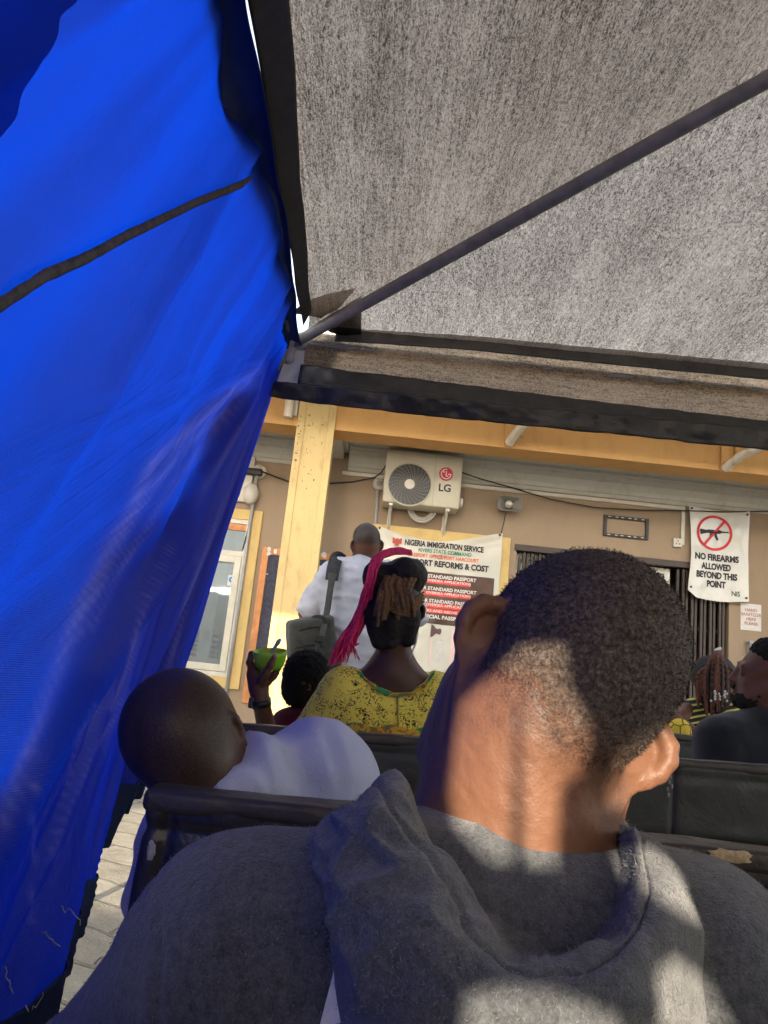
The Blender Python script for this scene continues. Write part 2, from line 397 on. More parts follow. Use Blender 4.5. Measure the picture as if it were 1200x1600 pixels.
# ---- doorway: aluminium frame, glass, folding gates
door = MB()
dz2 = at(1040, 905, WY)[2]; dz3 = at(1070, 945, WY)[2]
MB().box((DX0-.02, WY-.03, dtop-.07), (DX1+.02, WY+.05, dtop), .004).build('door_lintel', M['brown'], bld)
dr = frame(MB(), DX0+.01, 3.30, .29, dtop-.08, .06, WY+.10, WY+.17).box((DX0+.07, WY+.09, dz2-.05), (3.24, WY+.18, dz2+.03), .004).box((DX0+.07, WY+.10, dz3-.06), (3.24, WY+.17, dz3-.01), .004).build('glass_door', M['alu'], bld)
frame(MB(), 2.2, 3.235, .35, dz3-.065, .07, WY+.11, WY+.16).build('door_leaf', M['alu'], dr)
MB().box((DX0+.05, WY+.13, .32), (3.25, WY+.14, dtop-.1)).build('pane', NT('dark_glass').P(color=(.10, .12, .13), rough=.05, spec=.9), dr)
for x0, x1, nb in ((DX0+.03, DX0+.43, 9), (3.34, DX1-.02, 11)):
    b = MB()
    for k in range(nb):
        x = x0+(x1-x0)*(k+.5)/nb; b.box((x-.014, WY+(.0 if k % 2 else .03), .30), (x+.014, WY+(.04 if k % 2 else .07), dtop-.085), .003)
    for z in (.5, 1.2, 1.9): b.box((x0, WY+.072, z), (x1, WY+.085, z+.03))
    b.build('folding_gate', M['brown'], bld)

# ---- awning brackets on the beam
for px, py, bend in ((803, 678, 1), (1140, 718, 1), (452, 640, 0)):
    p = at(px, py, CY); q = A((px-12, py+14, CY-.02))[0]
    if bend:
        pl = MB().box((p[0]-.09, CY-.012, p[2]-.13), (p[0]-.005, CY+.03, p[2]+.30), .004).build('awning_bracket', M['beam'], bld)
        MB().box((p[0]+.05, CY-.010, p[2]-.02), (p[0]+.10, CY+.03, p[2]+.30), .004).build('bracket_strap', M['beam'], pl)
        o = q[0]+.03
        pts = [(o, CY-.03, q[2]), (o+.015, CY-.10, q[2]+.03), (o+.05, CY-.26, q[2]+.075), (o+.12, CY-.5, q[2]+.10), (o+.25, CY-.9, q[2]+.09), (o+.4, CY-1.3, q[2]+.02)]
        MB().disc((p[0]-.05, CY-.03, p[2]-.055), (0, 1, 0), .016, .02, 12).build('bolt', M['dark'], pl)
    else:
        pl = MB().box((p[0]-.02, CY-.010, p[2]-.06), (p[0]+.085, CY+.015, p[2]+.3), .004).build('awning_bracket', M['white'], bld)
        pts = [(p[0], CY-.05, p[2]-.10), (p[0]+.003, CY-.055, p[2]), (p[0], CY-.06, p[2]+.12), (p[0]-.02, CY-.12, p[2]+.25), (p[0]-.05, CY-.3, p[2]+.35)]
    autosmooth(MB().tube(pts, .045, 14).build('pipe', painted('worn_white_pipe', (.62, .55, .44), stain=(.25, .14, .07), amt=.7), pl))

MB().add([(-7, CY-.02, bz+.52), (9, CY-.02, bz+.52), (9, CY-1.1, bz+.42), (-7, CY-1.1, bz+.42), (-7, CY-.02, bz+.53), (9, CY-.02, bz+.53), (9, CY-1.1, bz+.43), (-7, CY-1.1, bz+.43)], [(0,1,2,3),(7,6,5,4),(3,2,6,7),(0,3,7,4),(1,5,6,2)]).build('awning', simple('awning_sheet', (.35, .33, .30), .6, .15, 4), bld)
# ---- air conditioner
AX0, AX1, AZ0, AZ1 = -.035, .805, 2.89, 3.48; ay = 8.10
ac = thing('air_conditioner', 'boxy cream air conditioner unit with round fan grille high on the tan wall', 'air conditioner', (.385, 8.4, AZ0))
pm = painted('yellowed_casing', (.46, .425, .33), stain=(.3, .25, .15), rough=.45, amt=.3)
MB().box((AX0, ay, AZ0), (AX1, 8.43, AZ1), .018).build('casing', pm, ac, True)
fc = at(640, 757, ay); cx, cz = fc[0], fc[2]
MB().disc((cx, ay-.004, cz), (0, -1, 0), .236, .004, 48).build('fan_opening', M['black'], ac)
rg = []
for k in range(48): a = 2*math.pi*k/48; rg.append((cx+.238*math.cos(a), ay-.008, cz+.238*math.sin(a)))
gr = MB().tube(rg, .010, 8, closed=True).build('fan_grille', pm, ac, True)
b = MB()
for r in np.linspace(.075, .225, 9):
    b.tube([(cx+r*math.cos(2*math.pi*k/40), ay-.014, cz+r*math.sin(2*math.pi*k/40)) for k in range(40)], .0016, 5, closed=True)
for k in range(26):
    a0 = 2*math.pi*k/26
    b.tube([(cx+r*math.cos(a0+3.0*(r-.05)), ay-.016, cz+r*math.sin(a0+3.0*(r-.05))) for r in np.linspace(.05, .232, 8)], .0026, 5)
b.build('grille_wires', simple('grille_wire', (.20, .195, .18), .4), gr)
MB().disc((cx, ay-.012, cz), (0, -1, 0), .058, .012, 32, .053).build('fan_hub', M['white'], gr)
b = MB()
for k in range(3):
    a0 = 2*math.pi*k/3
    b.add([(cx+r*math.cos(a0+t), ay-.006+.001*j, cz+r*math.sin(a0+t)) for j, r in enumerate((.05, .22)) for t in (0, .9)], [(0, 1, 3, 2)])
MB().box((cx+.262, ay-.004, AZ0+.02), (cx+.268, ay+.001, AZ1-.02)).build('panel_seam', M['grey'], ac)
lx, lz = at(697, 741, ay)[0], at(697, 741, ay)[2]
lg = MB().disc((lx, ay-.004, lz), (0, -1, 0), .076, .004, 40).build('badge', M['lgred'], ac)
b = MB()
V, F = ringpoly(lx, lz, .048, .058, 40); keep = [f for k, f in enumerate(F) if not (0 <= k < 9)]
b.add(np.stack([V[:, 0], V[:, 0]*0+ay-.009, V[:, 1]], 1), keep)
b.box((lx-.004, ay-.010, lz-.026), (lx+.006, ay-.0085, lz+.032)).box((lx+.006, ay-.010, lz-.026), (lx+.026, ay-.0085, lz-.017)).box((lx+.022, ay-.0101, lz-.004), (lx+.057, ay-.0086, lz+.005))
b.disc((lx-.026, ay-.0085, lz+.022), (0, -1, 0), .009, .0015, 12)
b.build('emblem', M['whiteink'], lg)
tx = at(695, 762, ay); text('LG', .115, tx[0], ay-.003, tx[2]-.042, M['ink'], ac, 1.0, .003)
b = MB()
for x in (AX0+.10, AX1-.12):
    MB().box((x-.02, ay+.02, AZ0-.03), (x+.02, 8.5, AZ0-.004)).tube([(x, ay+.1, AZ0-.02), (x, 8.49, AZ0-.26)], .014, 8).box((x-.022, 8.47, AZ0-.28), (x+.022, 8.5, AZ0)).build('bracket', M['white'], ac)
b = MB()
for j in range(3):
    r = .16-.022*j; b.tube([(.42+r*math.cos(t), 8.40+.02*j, AZ0+.06+r*1.15*math.sin(t)) for t in np.linspace(math.pi*1.02, math.pi*1.98, 18)], .012, 8)
b.build('pipe_coil', M['paper'], ac, True)
MB().disc((AX1, 8.3, AZ0+.12), (1, 0, 0), .06, .05, 20, .045).build('valve_cover', M['white'], ac, True)

# ---- small fixtures on the wall
def conduit(name, label, pts, r, mat): 
    o = MB().tube(pts, r, 8).build(name, mat, None, True, loc=pts[-1]); return tag(o, label, 'conduit')
p = at(592, 757, WY)
j = thing('junction_box', 'round white junction box left of the air conditioner', 'junction box', (p[0], WY, p[2])); MB().disc((p[0], WY, p[2]), (0, -1, 0), .075, .05, 28, .068).build('cover', M['white'], j, True); MB().disc((p[0], WY-.05, p[2]), (0, -1, 0), .03, .02, 16).build('gland', M['grey'], j, True)
conduit('conduit', 'grey vertical pipe running down the wall from under the air conditioner', A((591, 762, WY-.02), (584, 850, WY-.02)), .02, M['grey'])
p = at(405, 738, WY)
j = thing('junction_box', 'round junction box with black cable entry between tarp and column', 'junction box', (p[0], WY, p[2])); MB().disc((p[0], WY, p[2]), (0, -1, 0), .085, .05, 28, .078).build('cover', M['white'], j, True); MB().box((p[0]-.14, WY-.11, p[2]-.06), (p[0]+.05, WY-.03, p[2]+.02), .015).build('gland', M['dark'], j, True)
q = at(371, 1075, WY)
conduit('conduit', 'long grey pipe running down over the cream window surround', [(p[0]-.01, WY-.06, p[2]-.05), (p[0]-.01, WY-.06, .6)], .02, M['grey'])
p = at(391, 762, WY)
j = thing('wall_lamp', 'white dome lamp on a backplate half hidden behind the blue tarp', 'lamp', (p[0], WY, p[2])); MB().box((p[0]-.16, WY-.05, p[2]-.18), (p[0]+.02, WY, p[2]+.35), .01).build('backplate', M['white'], j)
V, F = surface([el((p[0]+.03, WY-.08, p[2]-.09), None, (.09, .09, .12))], .008); obj('dome', V, F, M['white'], j)
tag(MB().tube([(p[0]+.06, WY-.02, p[2]-.2), (p[0]+.05, WY-.03, p[2]-.45), (p[0]+.02, WY-.03, p[2]-.72)], .007, 6).build('cable', M['black'], None, True, loc=(p[0], WY, p[2]-.2)), 'short black cable dangling below the white dome lamp', 'cable')

p = at(795, 788, 8.36)
ls = thing('horn_loudspeaker', 'grey rectangular horn loudspeaker mounted right of the air conditioner', 'loudspeaker', (p[0], WY, p[2]))
hw, hh = .135, .085
V = []; steps = [(1.0, 0, .0), (1.0, -.03, 0), (.94, -.03, 0), (.55, .06, 0), (.30, .10, 0)]
def rr(s, y, n=32):
    out = []
    for k in range(n):
        a = 2*math.pi*k/n; c_, s_ = math.cos(a), math.sin(a); e = .35
        out.append((p[0]+hw*s*math.copysign(abs(c_)**e, c_), 8.33+y, p[2]+hh*s*math.copysign(abs(s_)**e, s_)))
    return out
R_ = [rr(.55, .14), rr(.97, .03), rr(1.0, -.03), rr(.93, -.035), rr(.6, .05), rr(.34, .09)]
V = sum(R_, []); F = [(i*32+k, i*32+(k+1) % 32, (i+1)*32+(k+1) % 32, (i+1)*32+k) for i in range(5) for k in range(32)]+[tuple(range(31, -1, -1)), tuple(5*32+k for k in range(32))]
autosmooth(obj('horn', V, F, simple('horn_grey', (.23, .22, .19), .5, .15), ls), 50)
V, F = surface([el((p[0], 8.36, p[2]), None, (.042, .05, .042))], .004); obj('driver_cap', V, F, M['white'], ls)
MB().box((p[0]-.05, 8.44, p[2]-.02), (p[0]+.05, 8.5, p[2]+.02)).build('mount', M['dark'], ls)
tag(MB().tube(A((790, 802, 8.47), (786, 822, 8.48), (781, 842, 8.49)), .005, 6).build('cable', M['black'], None, True, loc=(p[0], WY, p[2])), 'thin wire hanging from the horn loudspeaker to the banner', 'cable')

p0, p1 = at(943, 808, WY), at(1012, 839, WY)
xa, xb, za, zb = p0[0], p1[0], at(978, 841, WY)[2], at(978, 808, WY)[2]
fr = thing('tv_wall_mount', 'empty black slotted metal bracket frame above the doorway', 'wall mount', ((xa+xb)/2, WY, za))
rails = frame(MB(), xa, xb, za, zb, .035, WY-.03, WY, .004).build('rails', M['black'], fr)
b = MB()
for k in range(6):
    x = xa+.06+(xb-xa-.14)*k/5+.01*(k % 2)
    for z in (za+.0175, zb-.0175): b.box((x-.016, WY-.033, z-.004), (x+.016, WY-.0305, z+.004))
merge(rails, np.concatenate(b.V), b.F, M['paper'])

p = at(1057, 849, WY); sk = thing('power_socket', 'small white power socket beside the no firearms sign', 'socket', (p[0], WY, p[2]))
sbx = MB().box((p[0]-.05, WY-.045, p[2]-.05), (p[0]+.05, WY, p[2]+.05), .006).build('box', M['white'], sk)
b = MB(); 
for dx, dz in ((0, .02), (-.018, -.012), (.018, -.012)): b.box((p[0]+dx-.005, WY-.047, p[2]+dz-.008), (p[0]+dx+.005, WY-.0455, p[2]+dz+.008))
merge(sbx, np.concatenate(b.V), b.F, M['black'])
x = at(1066, 820, WY)[0]
tag(MB().box((x-.02, WY-.025, p[2]-.02), (x+.02, WY, 3.28), .003).box((p[0]+.052, WY-.02, p[2]-.02), (x-.021, WY, p[2]+.005), .002).build('cable_trunking', M['white'], None, loc=(x, WY, p[2])), 'narrow white vertical cable trunking above the power socket', 'trunking')
tag(MB().box((-.52, WY-.03, 3.235), (3.40, WY, 3.275), .003).build('cable_trunking', M['white'], None, loc=(1, WY, 3.25)), 'long white cable trunking running under the cornice', 'trunking')
tag(MB().tube(A((718, 737, 8.3), (750, 748, 8.35), (800, 762, 8.4), (860, 780, 8.42), (930, 793, 8.42), (1000, 797, 8.42), (1072, 798, 8.42), (1140, 800, 8.42), (1230, 798, 8.42)), .008, 6).build('cable', M['black'], None, True, loc=(1, WY, 3.3)), 'black cable sagging under the cornice from air conditioner to the no firearms sign', 'cable')
tag(MB().tube(A((606, 722, 8.3), (596, 738, 8.42), (585, 746, 8.46), (550, 753, 8.47), (515, 755, 8.47), (450, 752, 8.47), (410, 737, 8.45)), .008, 6).build('cable', M['black'], None, True, loc=(-.5, WY, 3.3)), 'black cable drooping behind the yellow column to the air conditioner', 'cable')

# ---- notice board behind the column
nx0, nx1 = -1.30, -.30; nz1 = at(411, 855, WY)[2]; nz0 = .62
nb = thing('notice_board', 'orange wooden framed notice board behind the yellow column', 'notice board', ((nx0+nx1)/2, WY, nz0))
frame(MB(), nx0, nx1, nz0, nz1, .075, WY-.035, WY, .004).build('wood_frame', M['wood'], nb)
MB().box((nx0+.075, WY-.012, nz0+.075), (nx1-.075, WY, nz1-.075)).build('felt', M['cork'], nb)
flat([(nx0+.25, nz0+.15), (nx1-.2, nz0+.15), (nx1-.2, nz1-.14), (nx0+.25, nz1-.14)], WY-.016, M['paper'], nb, 'poster')
for qx, qy, w, h in ((421, 859, .03, .04), (420, 866, .03, .03), (431, 862, .02, .04), (507, 868, .035, .04), (416, 897, .035, .012), (413, 912, .012, .05)):
    g = at(qx, qy, WY); k = 7
    MB().add([(g[0]+w*math.cos(2*math.pi*i/k)*(.6+.5*random.random()), WY-.038 if qy < 875 else WY-.016, g[2]+h*math.sin(2*math.pi*i/k)*(.6+.5*random.random())) for i in range(k)], [tuple(range(k))]).build('paper_scrap', M['paper'], nb)

# ---- passport banner and its board
bx0, bx1 = at(575, 825, WY)[0], at(797, 850, WY)[0]; bz1 = at(640, 825, WY)[2]
tag(MB().box((bx0, WY-.04, .95), (bx1, WY, bz1), .005).build('backing_board', M['frame_cream'], None, loc=((bx0+bx1)/2, WY, .95)), 'cream painted board on the wall carrying the passport banner', 'board')
ban = thing('passport_banner', 'white and brown printed banner about passport reforms and cost under the air conditioner', 'banner', (.7, WY, 1.2))
X0, X1 = at(590, 830, WY)[0], at(782, 860, WY)[0]; Zb = at(690, 1052, WY)[2]
def bwarp(X, Z):
    P = np.stack([np.asarray(X)*1.0, np.zeros_like(X), np.asarray(Z)*.6], -1)
    u = (np.asarray(X)-X0)/(X1-X0)
    d = np.abs((np.asarray(Z)-2.66)+.45*np.minimum(u, 1-u))
    return .010*vnoise(P, 6, 3)+.006*vnoise(P, 14, 5)+.022*np.exp(-(d/.05)**2)*np.sin(u*9)-.02
n1, n2 = 90, 90; G_ = np.zeros((n1, n2, 3))
for i in range(n1):
    u = i/(n1-1); top = (1-u)*at(590, 824, WY)[2]+u*at(782, 835, WY)[2]-.13*math.sin(math.pi*min(1, u*1.0))**1.2*(1.15-.3*u)
    for k in range(n2): v = k/(n2-1); G_[i, k] = (X0+(X1-X0)*u, 0, top+(Zb-top)*v)
G_[..., 1] = WY-.06+bwarp(G_[..., 0], G_[..., 2])
V, F = gridmesh(G_); bm_ = NT('vinyl_banner'); obj('sheet', V, F, bm_.P(color=bm_.mix(bm_.noise(5, 4), (.42, .40, .32), (.52, .495, .42)), rough=.4, normal=bm_.bump(bm_.noise(9, 3), .15, .01)), ban)
BY = WY-.066
def bt(s, px, py, h, mat, w=None, bold=.0):         # line of banner lettering centred at a photo pixel, w = width in photo pixels
    g = at(px, py, WY); size = h*WY/1200*1.42
    o = text(s, size, 0, BY, 0, mat, ban, 1, bold*size, 'CENTER')
    V = np.array([v.co[:] for v in o.data.vertices])+rootloc(ban)
    if w: V[:, 0] *= w*WY/1200/(V[:, 0].max()-V[:, 0].min())
    V[:, 0] -= (V[:, 0].max()+V[:, 0].min())/2; V[:, 2] -= (V[:, 2].max()+V[:, 2].min())/2
    V[:, 0] += g[0]; V[:, 2] += g[2]; V[:, 1] = BY-.004+bwarp(V[:, 0], V[:, 2])
    o.data.vertices.foreach_set('co', (V-rootloc(ban)).ravel()); o.data.update(); return o
bt('NIGERIA IMMIGRATION SERVICE', 693, 855, 8.6, M['ink'], 124, .04)
bt('RIVERS STATE COMMAND', 694, 865, 5.6, M['green'], 83, .025)
bt('PASSPORT OFFICE PORT HARCOURT', 692, 873, 5.6, M['orange_ink'], 110, .025)
bt('PASSPORT REFORMS & COST', 694, 884, 8.8, M['ink'], 137, .04)
xa, xb = at(602, 900, WY)[0], at(771, 900, WY)[0]; zt, zb_ = at(690, 897, WY)[2], at(690, 977, WY)[2]
flat([(xa, zb_), (xb, zb_), (xb, zt), (xa, zt)], BY-.001, M['brownink'], ban, 'brown_panel', bwarp, 60)
def band(px0, px1, py, h):
    a0, a1 = at(px0, py, WY), at(px1, py, WY); z = (a0[2]+a1[2])/2; hz = h/2*WY/1200
    flat([(a0[0], z-hz), (a1[0], z-hz), (a1[0], z+hz), (a0[0], z+hz)], BY-.0025, M['redband'], ban, 'red_band', bwarp, 30)
for py, s in ((902, '32 PAGES 5 YEAR STANDARD PASSPORT'), (921, '64 PAGES 5 YEAR STANDARD PASSPORT'), (940, '64 PAGES 10 YEAR STANDARD PASSPORT')):
    bt(s, 676, py, 5.2, M['whiteink'], 134, .03)
for py, s in ((910, '$130 (FOR OVERSEA APPLICATION)'), (929, '$150 (FOR OVERSEA APPLICATION)'), (947.5, '$230 (FOR OVERSEA APPLICATION)')):
    band(625, 734, py, 6.8); bt(s, 684, py, 3.8, M['whiteink'], 100, .015)
band(625, 734, 955.5, 6.5); bt('FOR 18 YEARS AND ABOVE', 672, 955, 3.6, M['whiteink'], 82, .015)
bt('OFFICIAL PASSPORT', 690, 966, 5.4, M['whiteink'], 76, .03)
# faded form with a stamp shape lower down
pk = simple('faded_pink', (.62, .45, .42), .6, .05)
for (qx0, qx1, qy0, qy1, mt) in ((668, 676, 984, 1040, pk), (700, 720, 984, 1040, pk), (678, 690, 1000, 1034, simple('faded_grey', (.5, .48, .45), .6, .2, 60))):
    a0, a1 = at(qx0, qy1, WY), at(qx1, qy0, WY); flat([(a0[0], a0[2]), (a1[0], a0[2]), (a1[0], a1[2]), (a0[0], a1[2])], BY-.002, mt, ban, 'form_panel', bwarp, 12)
g = at(680, 987, WY)
st_ = [(-.055, .07), (-.03, .06), (-.005, .03), (.02, .025), (.035, .035), (.055, .03), (.06, 0), (.05, -.03), (.03, -.03), (.015, -.02), (-.005, -.03), (-.03, -.06), (-.055, -.07)]
flat([(g[0]+x_, g[2]+z_) for x_, z_ in st_], BY-.006, simple('stamp_brown', (.10, .05, .05), .6), ban, 'portrait_shape', bwarp)
# red eagle emblem
g = at(620, 849, WY)
eg = [(0, .05), (.012, .045), (.018, .03), (.03, .045), (.05, .055), (.055, .035), (.048, .01), (.055, -.005), (.042, -.02), (.03, -.015), (.022, -.03), (.03, -.045), (.012, -.04), (0, -.05)]
eg = eg+[(-x_, z_) for x_, z_ in eg[::-1][1:-1]]
flat([(g[0]+x_, g[2]+z_) for x_, z_ in eg], BY-.006, simple('emblem_red', (.42, .07, .05), .6), ban, 'emblem', bwarp)
g = at(623, 857, WY); flat([(g[0]-.05, g[2]-.012), (g[0]+.05, g[2]-.02), (g[0]+.05, g[2]+.006), (g[0]-.05, g[2]+.01)], BY-.006, simple('emblem_scroll', (.36, .38, .30), .6), ban, 'emblem_scroll', bwarp, 8)
for qx, qy in ((593, 827), (779, 838)): gg = at(qx, qy, WY); MB().disc((gg[0], WY-.085, gg[2]), (0, -1, 0), .014, .006, 12).build('eyelet', M['dark'], ban)

# ---- no firearms sign
sg = thing('no_firearms_sign', 'white vinyl sign with struck out rifle reading no firearms allowed beyond this point', 'sign', (3.77, WY, 2.27))
SX0, SX1, SZ1 = 3.43, 4.115, 3.285
def swarp(X, Z):
    X = np.asarray(X, float); Z = np.asarray(Z, float)
    P = np.stack([X, np.zeros_like(X), Z*.8], -1)
    return .012*vnoise(P, 5, 11)+.006*vnoise(P, 12, 12)-.012*np.cos((X-SX0)/(SX1-SX0)*2*math.pi)
n1, n2 = 60, 80; G_ = np.zeros((n1, n2, 3))
for i in range(n1):
    u = i/(n1-1); bot = 2.265-.012*math.sin(u*math.pi)+.06*max(0, 1-u*7); ins = 0
    for k in range(n2):
        v = k/(n2-1); G_[i, k] = (SX0+(SX1-SX0)*u+.03*math.sin(v*math.pi)*(1-u)-.012*math.sin(v*math.pi)*u, 0, SZ1-.02*math.sin(u*math.pi)+(bot-SZ1)*v)
SY = WY-.07; G_[..., 1] = SY+swarp(G_[..., 0], G_[..., 2])
V, F = gridmesh(G_); sm = NT('glossy_vinyl')
obj('sheet', V, F, sm.P(color=sm.mix(sm.noise(4, 4), (.42, .41, .36), (.52, .51, .46)), rough=.22, spec=.6, normal=sm.bump(sm.noise(10, 3), .25, .015)), sg)
def st(s, px, py, h, w, mat=None, bold=.05):
    g = at(px, py, WY); size = h*WY/1200*1.42
    o = text(s, size, 0, SY, 0, mat or M['ink'], sg, 1, bold*size); V = np.array([v.co[:] for v in o.data.vertices])+rootloc(sg)
    V[:, 0] *= w*WY/1200/(V[:, 0].max()-V[:, 0].min()); V[:, 0] -= (V[:, 0].max()+V[:, 0].min())/2; V[:, 2] -= (V[:, 2].max()+V[:, 2].min())/2
    V[:, 0] += g[0]; V[:, 2] += g[2]; V[:, 1] = SY-.005+swarp(V[:, 0], V[:, 2])
    o.data.vertices.foreach_set('co', (V-rootloc(sg)).ravel()); o.data.update()
st('NO FIREARMS', 1115, 873, 9.6, 70); st('ALLOWED', 1114, 887, 9.6, 47); st('BEYOND THIS', 1115, 900.5, 9.6, 65); st('POINT', 1115, 914, 9.6, 30); st('NIS', 1145, 929, 8, 13, None, .012)
g = at(1112, 834.5, WY); cx, cz = g[0], g[2]
V, F = ringpoly(cx, cz, .172, .202, 64); obj('red_circle', np.stack([V[:, 0], SY-.006+swarp(V[:, 0], V[:, 1]), V[:, 1]], 1), F, M['red'], sg, False)
rifle = [(-.165, .01), (-.16, .035), (-.09, .028), (-.06, .036), (.02, .036), (.03, .042), (.07, .040), (.08, .030), (.145, .026), (.148, .034), (.154, .034), (.156, .022), (.175, .020), (.175, .014), (.09, .010), (.06, -.002), (.03, -.004), (.035, -.03), (.055, -.07), (.035, -.085), (.012, -.05), (0, -.006), (-.02, -.008), (-.03, -.045), (-.055, -.045), (-.045, -.008), (-.07, -.004), (-.10, -.012), (-.155, -.03)]
flat([(cx+x_, cz+z_) for x_, z_ in rifle], SY-.007, M['ink'], sg, 'rifle_shape', swarp)
c45, s45 = math.cos(math.radians(52)), math.sin(math.radians(52)); L_, w_ = .185, .014
flat([(cx-L_*c45+w_*s45, cz-L_*s45-w_*c45), (cx+L_*c45+w_*s45, cz+L_*s45-w_*c45), (cx+L_*c45-w_*s45, cz+L_*s45+w_*c45), (cx-L_*c45-w_*s45, cz-L_*s45+w_*c45)], SY-.009, M['red'], sg, 'red_slash', swarp, 16)
for x_, z_ in ((SX0+.03, SZ1-.03), (SX1-.03, SZ1-.04), (SX0+.035, 2.36), (SX1-.03, 2.30)): MB().disc((x_, SY+.0+float(swarp(x_, z_)), z_), (0, -1, 0), .013, .008, 12).build('eyelet', M['dark'], sg)

p0, p1 = at(1157, 942, WY), at(1189, 987, WY)
hs = thing('sanitizer_notice', 'white paper notice about hand sanitizer right of the doorway', 'notice', ((p0[0]+p1[0])/2, WY, p1[2]))
MB().box((p0[0], WY-.006, p1[2]), (p1[0], WY, p0[2])).build('sheet', M['paper'], hs)
rp = simple('red_print', (.38, .18, .14), .6)
for k, s in enumerate(('HAND', 'SANITIZER', 'HERE', 'PLEASE')):
    g = at(1173, 953+k*7, WY); o = text(s, .048, (p0[0]+p1[0])/2, WY-.009, g[2]-.02, rp, hs, 1, .001)
p0, p1 = at(1166, 1003, WY), at(1195, 1040, WY)
tag(MB().box((p0[0], WY-.09, p1[2]), (p1[0], WY, p0[2]-.02), .01).box((p0[0]-.01, WY-.10, p0[2]-.019), (p1[0]+.01, WY, p0[2]+.01), .004).build('wall_box', M['grey'], None, loc=(p0[0], WY, p1[2])), 'grey box with pale lid on the wall under the sanitizer notice', 'box')

# ------------------------------------------------------------ unseen building added behind the camera, openings shaped to pass and block the sun
opp = thing('sun_block_building', 'unseen pale building added behind the camera, its openings shaping sun and shade', 'building', (1.5, -5.5, 0))
pw = painted('pale_render', (.78, .75, .68), amt=.3)
OY0, OY1 = -5.3, -5.0
MB().box((-2.39, OY0, 0), (9, OY1, 2.3)).box((-1.60, OY0, 3.05), (9, OY1, 7.2)).box((-14, OY0, 2.95), (-3.0, OY1, 7.2)).box((-3.0, OY0, 4.95), (-1.60, OY1, 7.2)).build('wall', pw, opp)
for k in range(6): MB().box((-13.6+2.0*k, OY0+.05, 0), (-13.3+2.0*k, OY1-.05, 2.95)).build('pillar', pw, opp)

# boundary wall with pilasters and a stack of sacks across the side yard (seen reflected in the window)
bwl = thing('boundary_wall', 'pale plastered boundary wall with stub pilasters along the side yard', 'wall', (-5, 2, 0))
MB().box((-9, 1.7, 0), (-2.35, 2.0, 1.02)).box((-9, 1.72, 1.02), (-2.35, 1.78, 2.3)).build('wall', pw, bwl)
for k in range(12): MB().box((-8.8+.55*k, 1.79, 1.02), (-8.55+.55*k, 1.96, 2.3)).build('pilaster', pw, bwl)
for k in range(5):
    V, F = surface([rc((-3.45+.02*(k % 2), 1.86, 1.075+.10*k), (-2.95+.02*(k % 2), 1.86, 1.075+.10*k), .058, .058, .01)], .012); V[:, 1] = 1.86+(V[:, 1]-1.86)*1.7
    tag(obj('cement_sack', V, F, simple('sack_paper', (.52, .50, .45), .8, .2), None, True, loc=(-3.2, 1.86, 1.02+.1*k)), ('lowest pale sack resting on the boundary wall ledge', 'second lowest pale sack of the stack on the boundary wall', 'middle pale sack of the stack on the boundary wall', 'second highest pale sack of the stack on the boundary wall', 'topmost pale sack of the stack on the boundary wall')[k], 'sack', 'stacked sacks on the boundary wall')
# ============================================================ GAZEBO
GZ = thing('gazebo', 'black shade net gazebo on grey tube frame over the seats', 'gazebo', (1.6, .9, 0))
EX0, EX1, EY0, EY1, EZ = -.461, 3.74, -1.2, 3.0, 2.40
AP = np.array([1.64, .9, 2.86])
c_fl, c_fr, c_rl, c_rr = [np.array(v) for v in ((EX0, EY1, EZ), (EX1, EY1, EZ), (EX0, EY0, EZ), (EX1, EY0, EZ))]
M['tube'] = simple('grey_tube', (.16, .155, .15), .45, .2, 15)
def netmat(name, hole, dark, light, tcol, tf=.5, cs=(380, 260, 0), st=(1, .045, 1)):
    m = NT(name); co = m.co.outputs['Object']
    cell = m.n('ShaderNodeVectorMath', {0: m.n('ShaderNodeMapping', {'Vector': co, 'Scale': cs}).outputs[0]}, operation='FLOOR').outputs[0]; fine = m.n('ShaderNodeTexWhiteNoise', {'Vector': cell}, noise_dimensions='3D').outputs[0]
    stretch = lambda f, a, b: m.n('ShaderNodeMapRange', {0: f, 1: a, 2: b}).outputs[0]
    streak = stretch(m.noise(105, 4, .7, sc=st), .36, .66); streak2 = stretch(m.noise(300, 2, .6, sc=(st[0], st[1]*4, st[2])), .34, .68); wide = stretch(m.noise(5, 4, .6, sc=(1, .22, 1)), .34, .68)
    s = m.math('ADD', m.math('MULTIPLY', fine, .34), m.math('ADD', m.math('MULTIPLY', streak, .20), m.math('ADD', m.math('MULTIPLY', streak2, .32), m.math('MULTIPLY', wide, .14))))
    f = m.ramp(s, [(.20, hole*.1), (.50, hole), (.80, min(1, hole*2.4))])
    col = m.ramp(s, [(.22, dark), (.72, light)])
    d = m.n('ShaderNodeBsdfDiffuse', {'Color': col}); t = m.n('ShaderNodeBsdfTranslucent', {'Color': m.mix(m.ramp(s, [(.2, .25), (.7, 1)]), (0, 0, 0), tcol)}); tr = m.n('ShaderNodeBsdfTransparent', {'Color': (1, .83, .66)})
    a = m.n('ShaderNodeMixShader', {0: tf, 1: d.outputs[0], 2: t.outputs[0]}); z = m.n('ShaderNodeMixShader', {0: f, 1: a.outputs[0], 2: tr.outputs[0]})
    m.t.links.new(z.outputs[0], m.out.inputs[0]); return m.m
M['netL'] = netmat('brown_shade_net', .11, (.050, .036, .027), (.20, .148, .106), (.22, .155, .105))  # left slope: weaker sun put into darker net colours
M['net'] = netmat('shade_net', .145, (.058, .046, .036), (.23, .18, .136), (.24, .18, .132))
M['net3'] = netmat('sunlit_net', .05, (.10, .08, .06), (.38, .31, .23), (.60, .48, .36), .6, (230, 0, 250), (.03, 1, 1))  # valance strip: sunlit glow put into brighter net colours
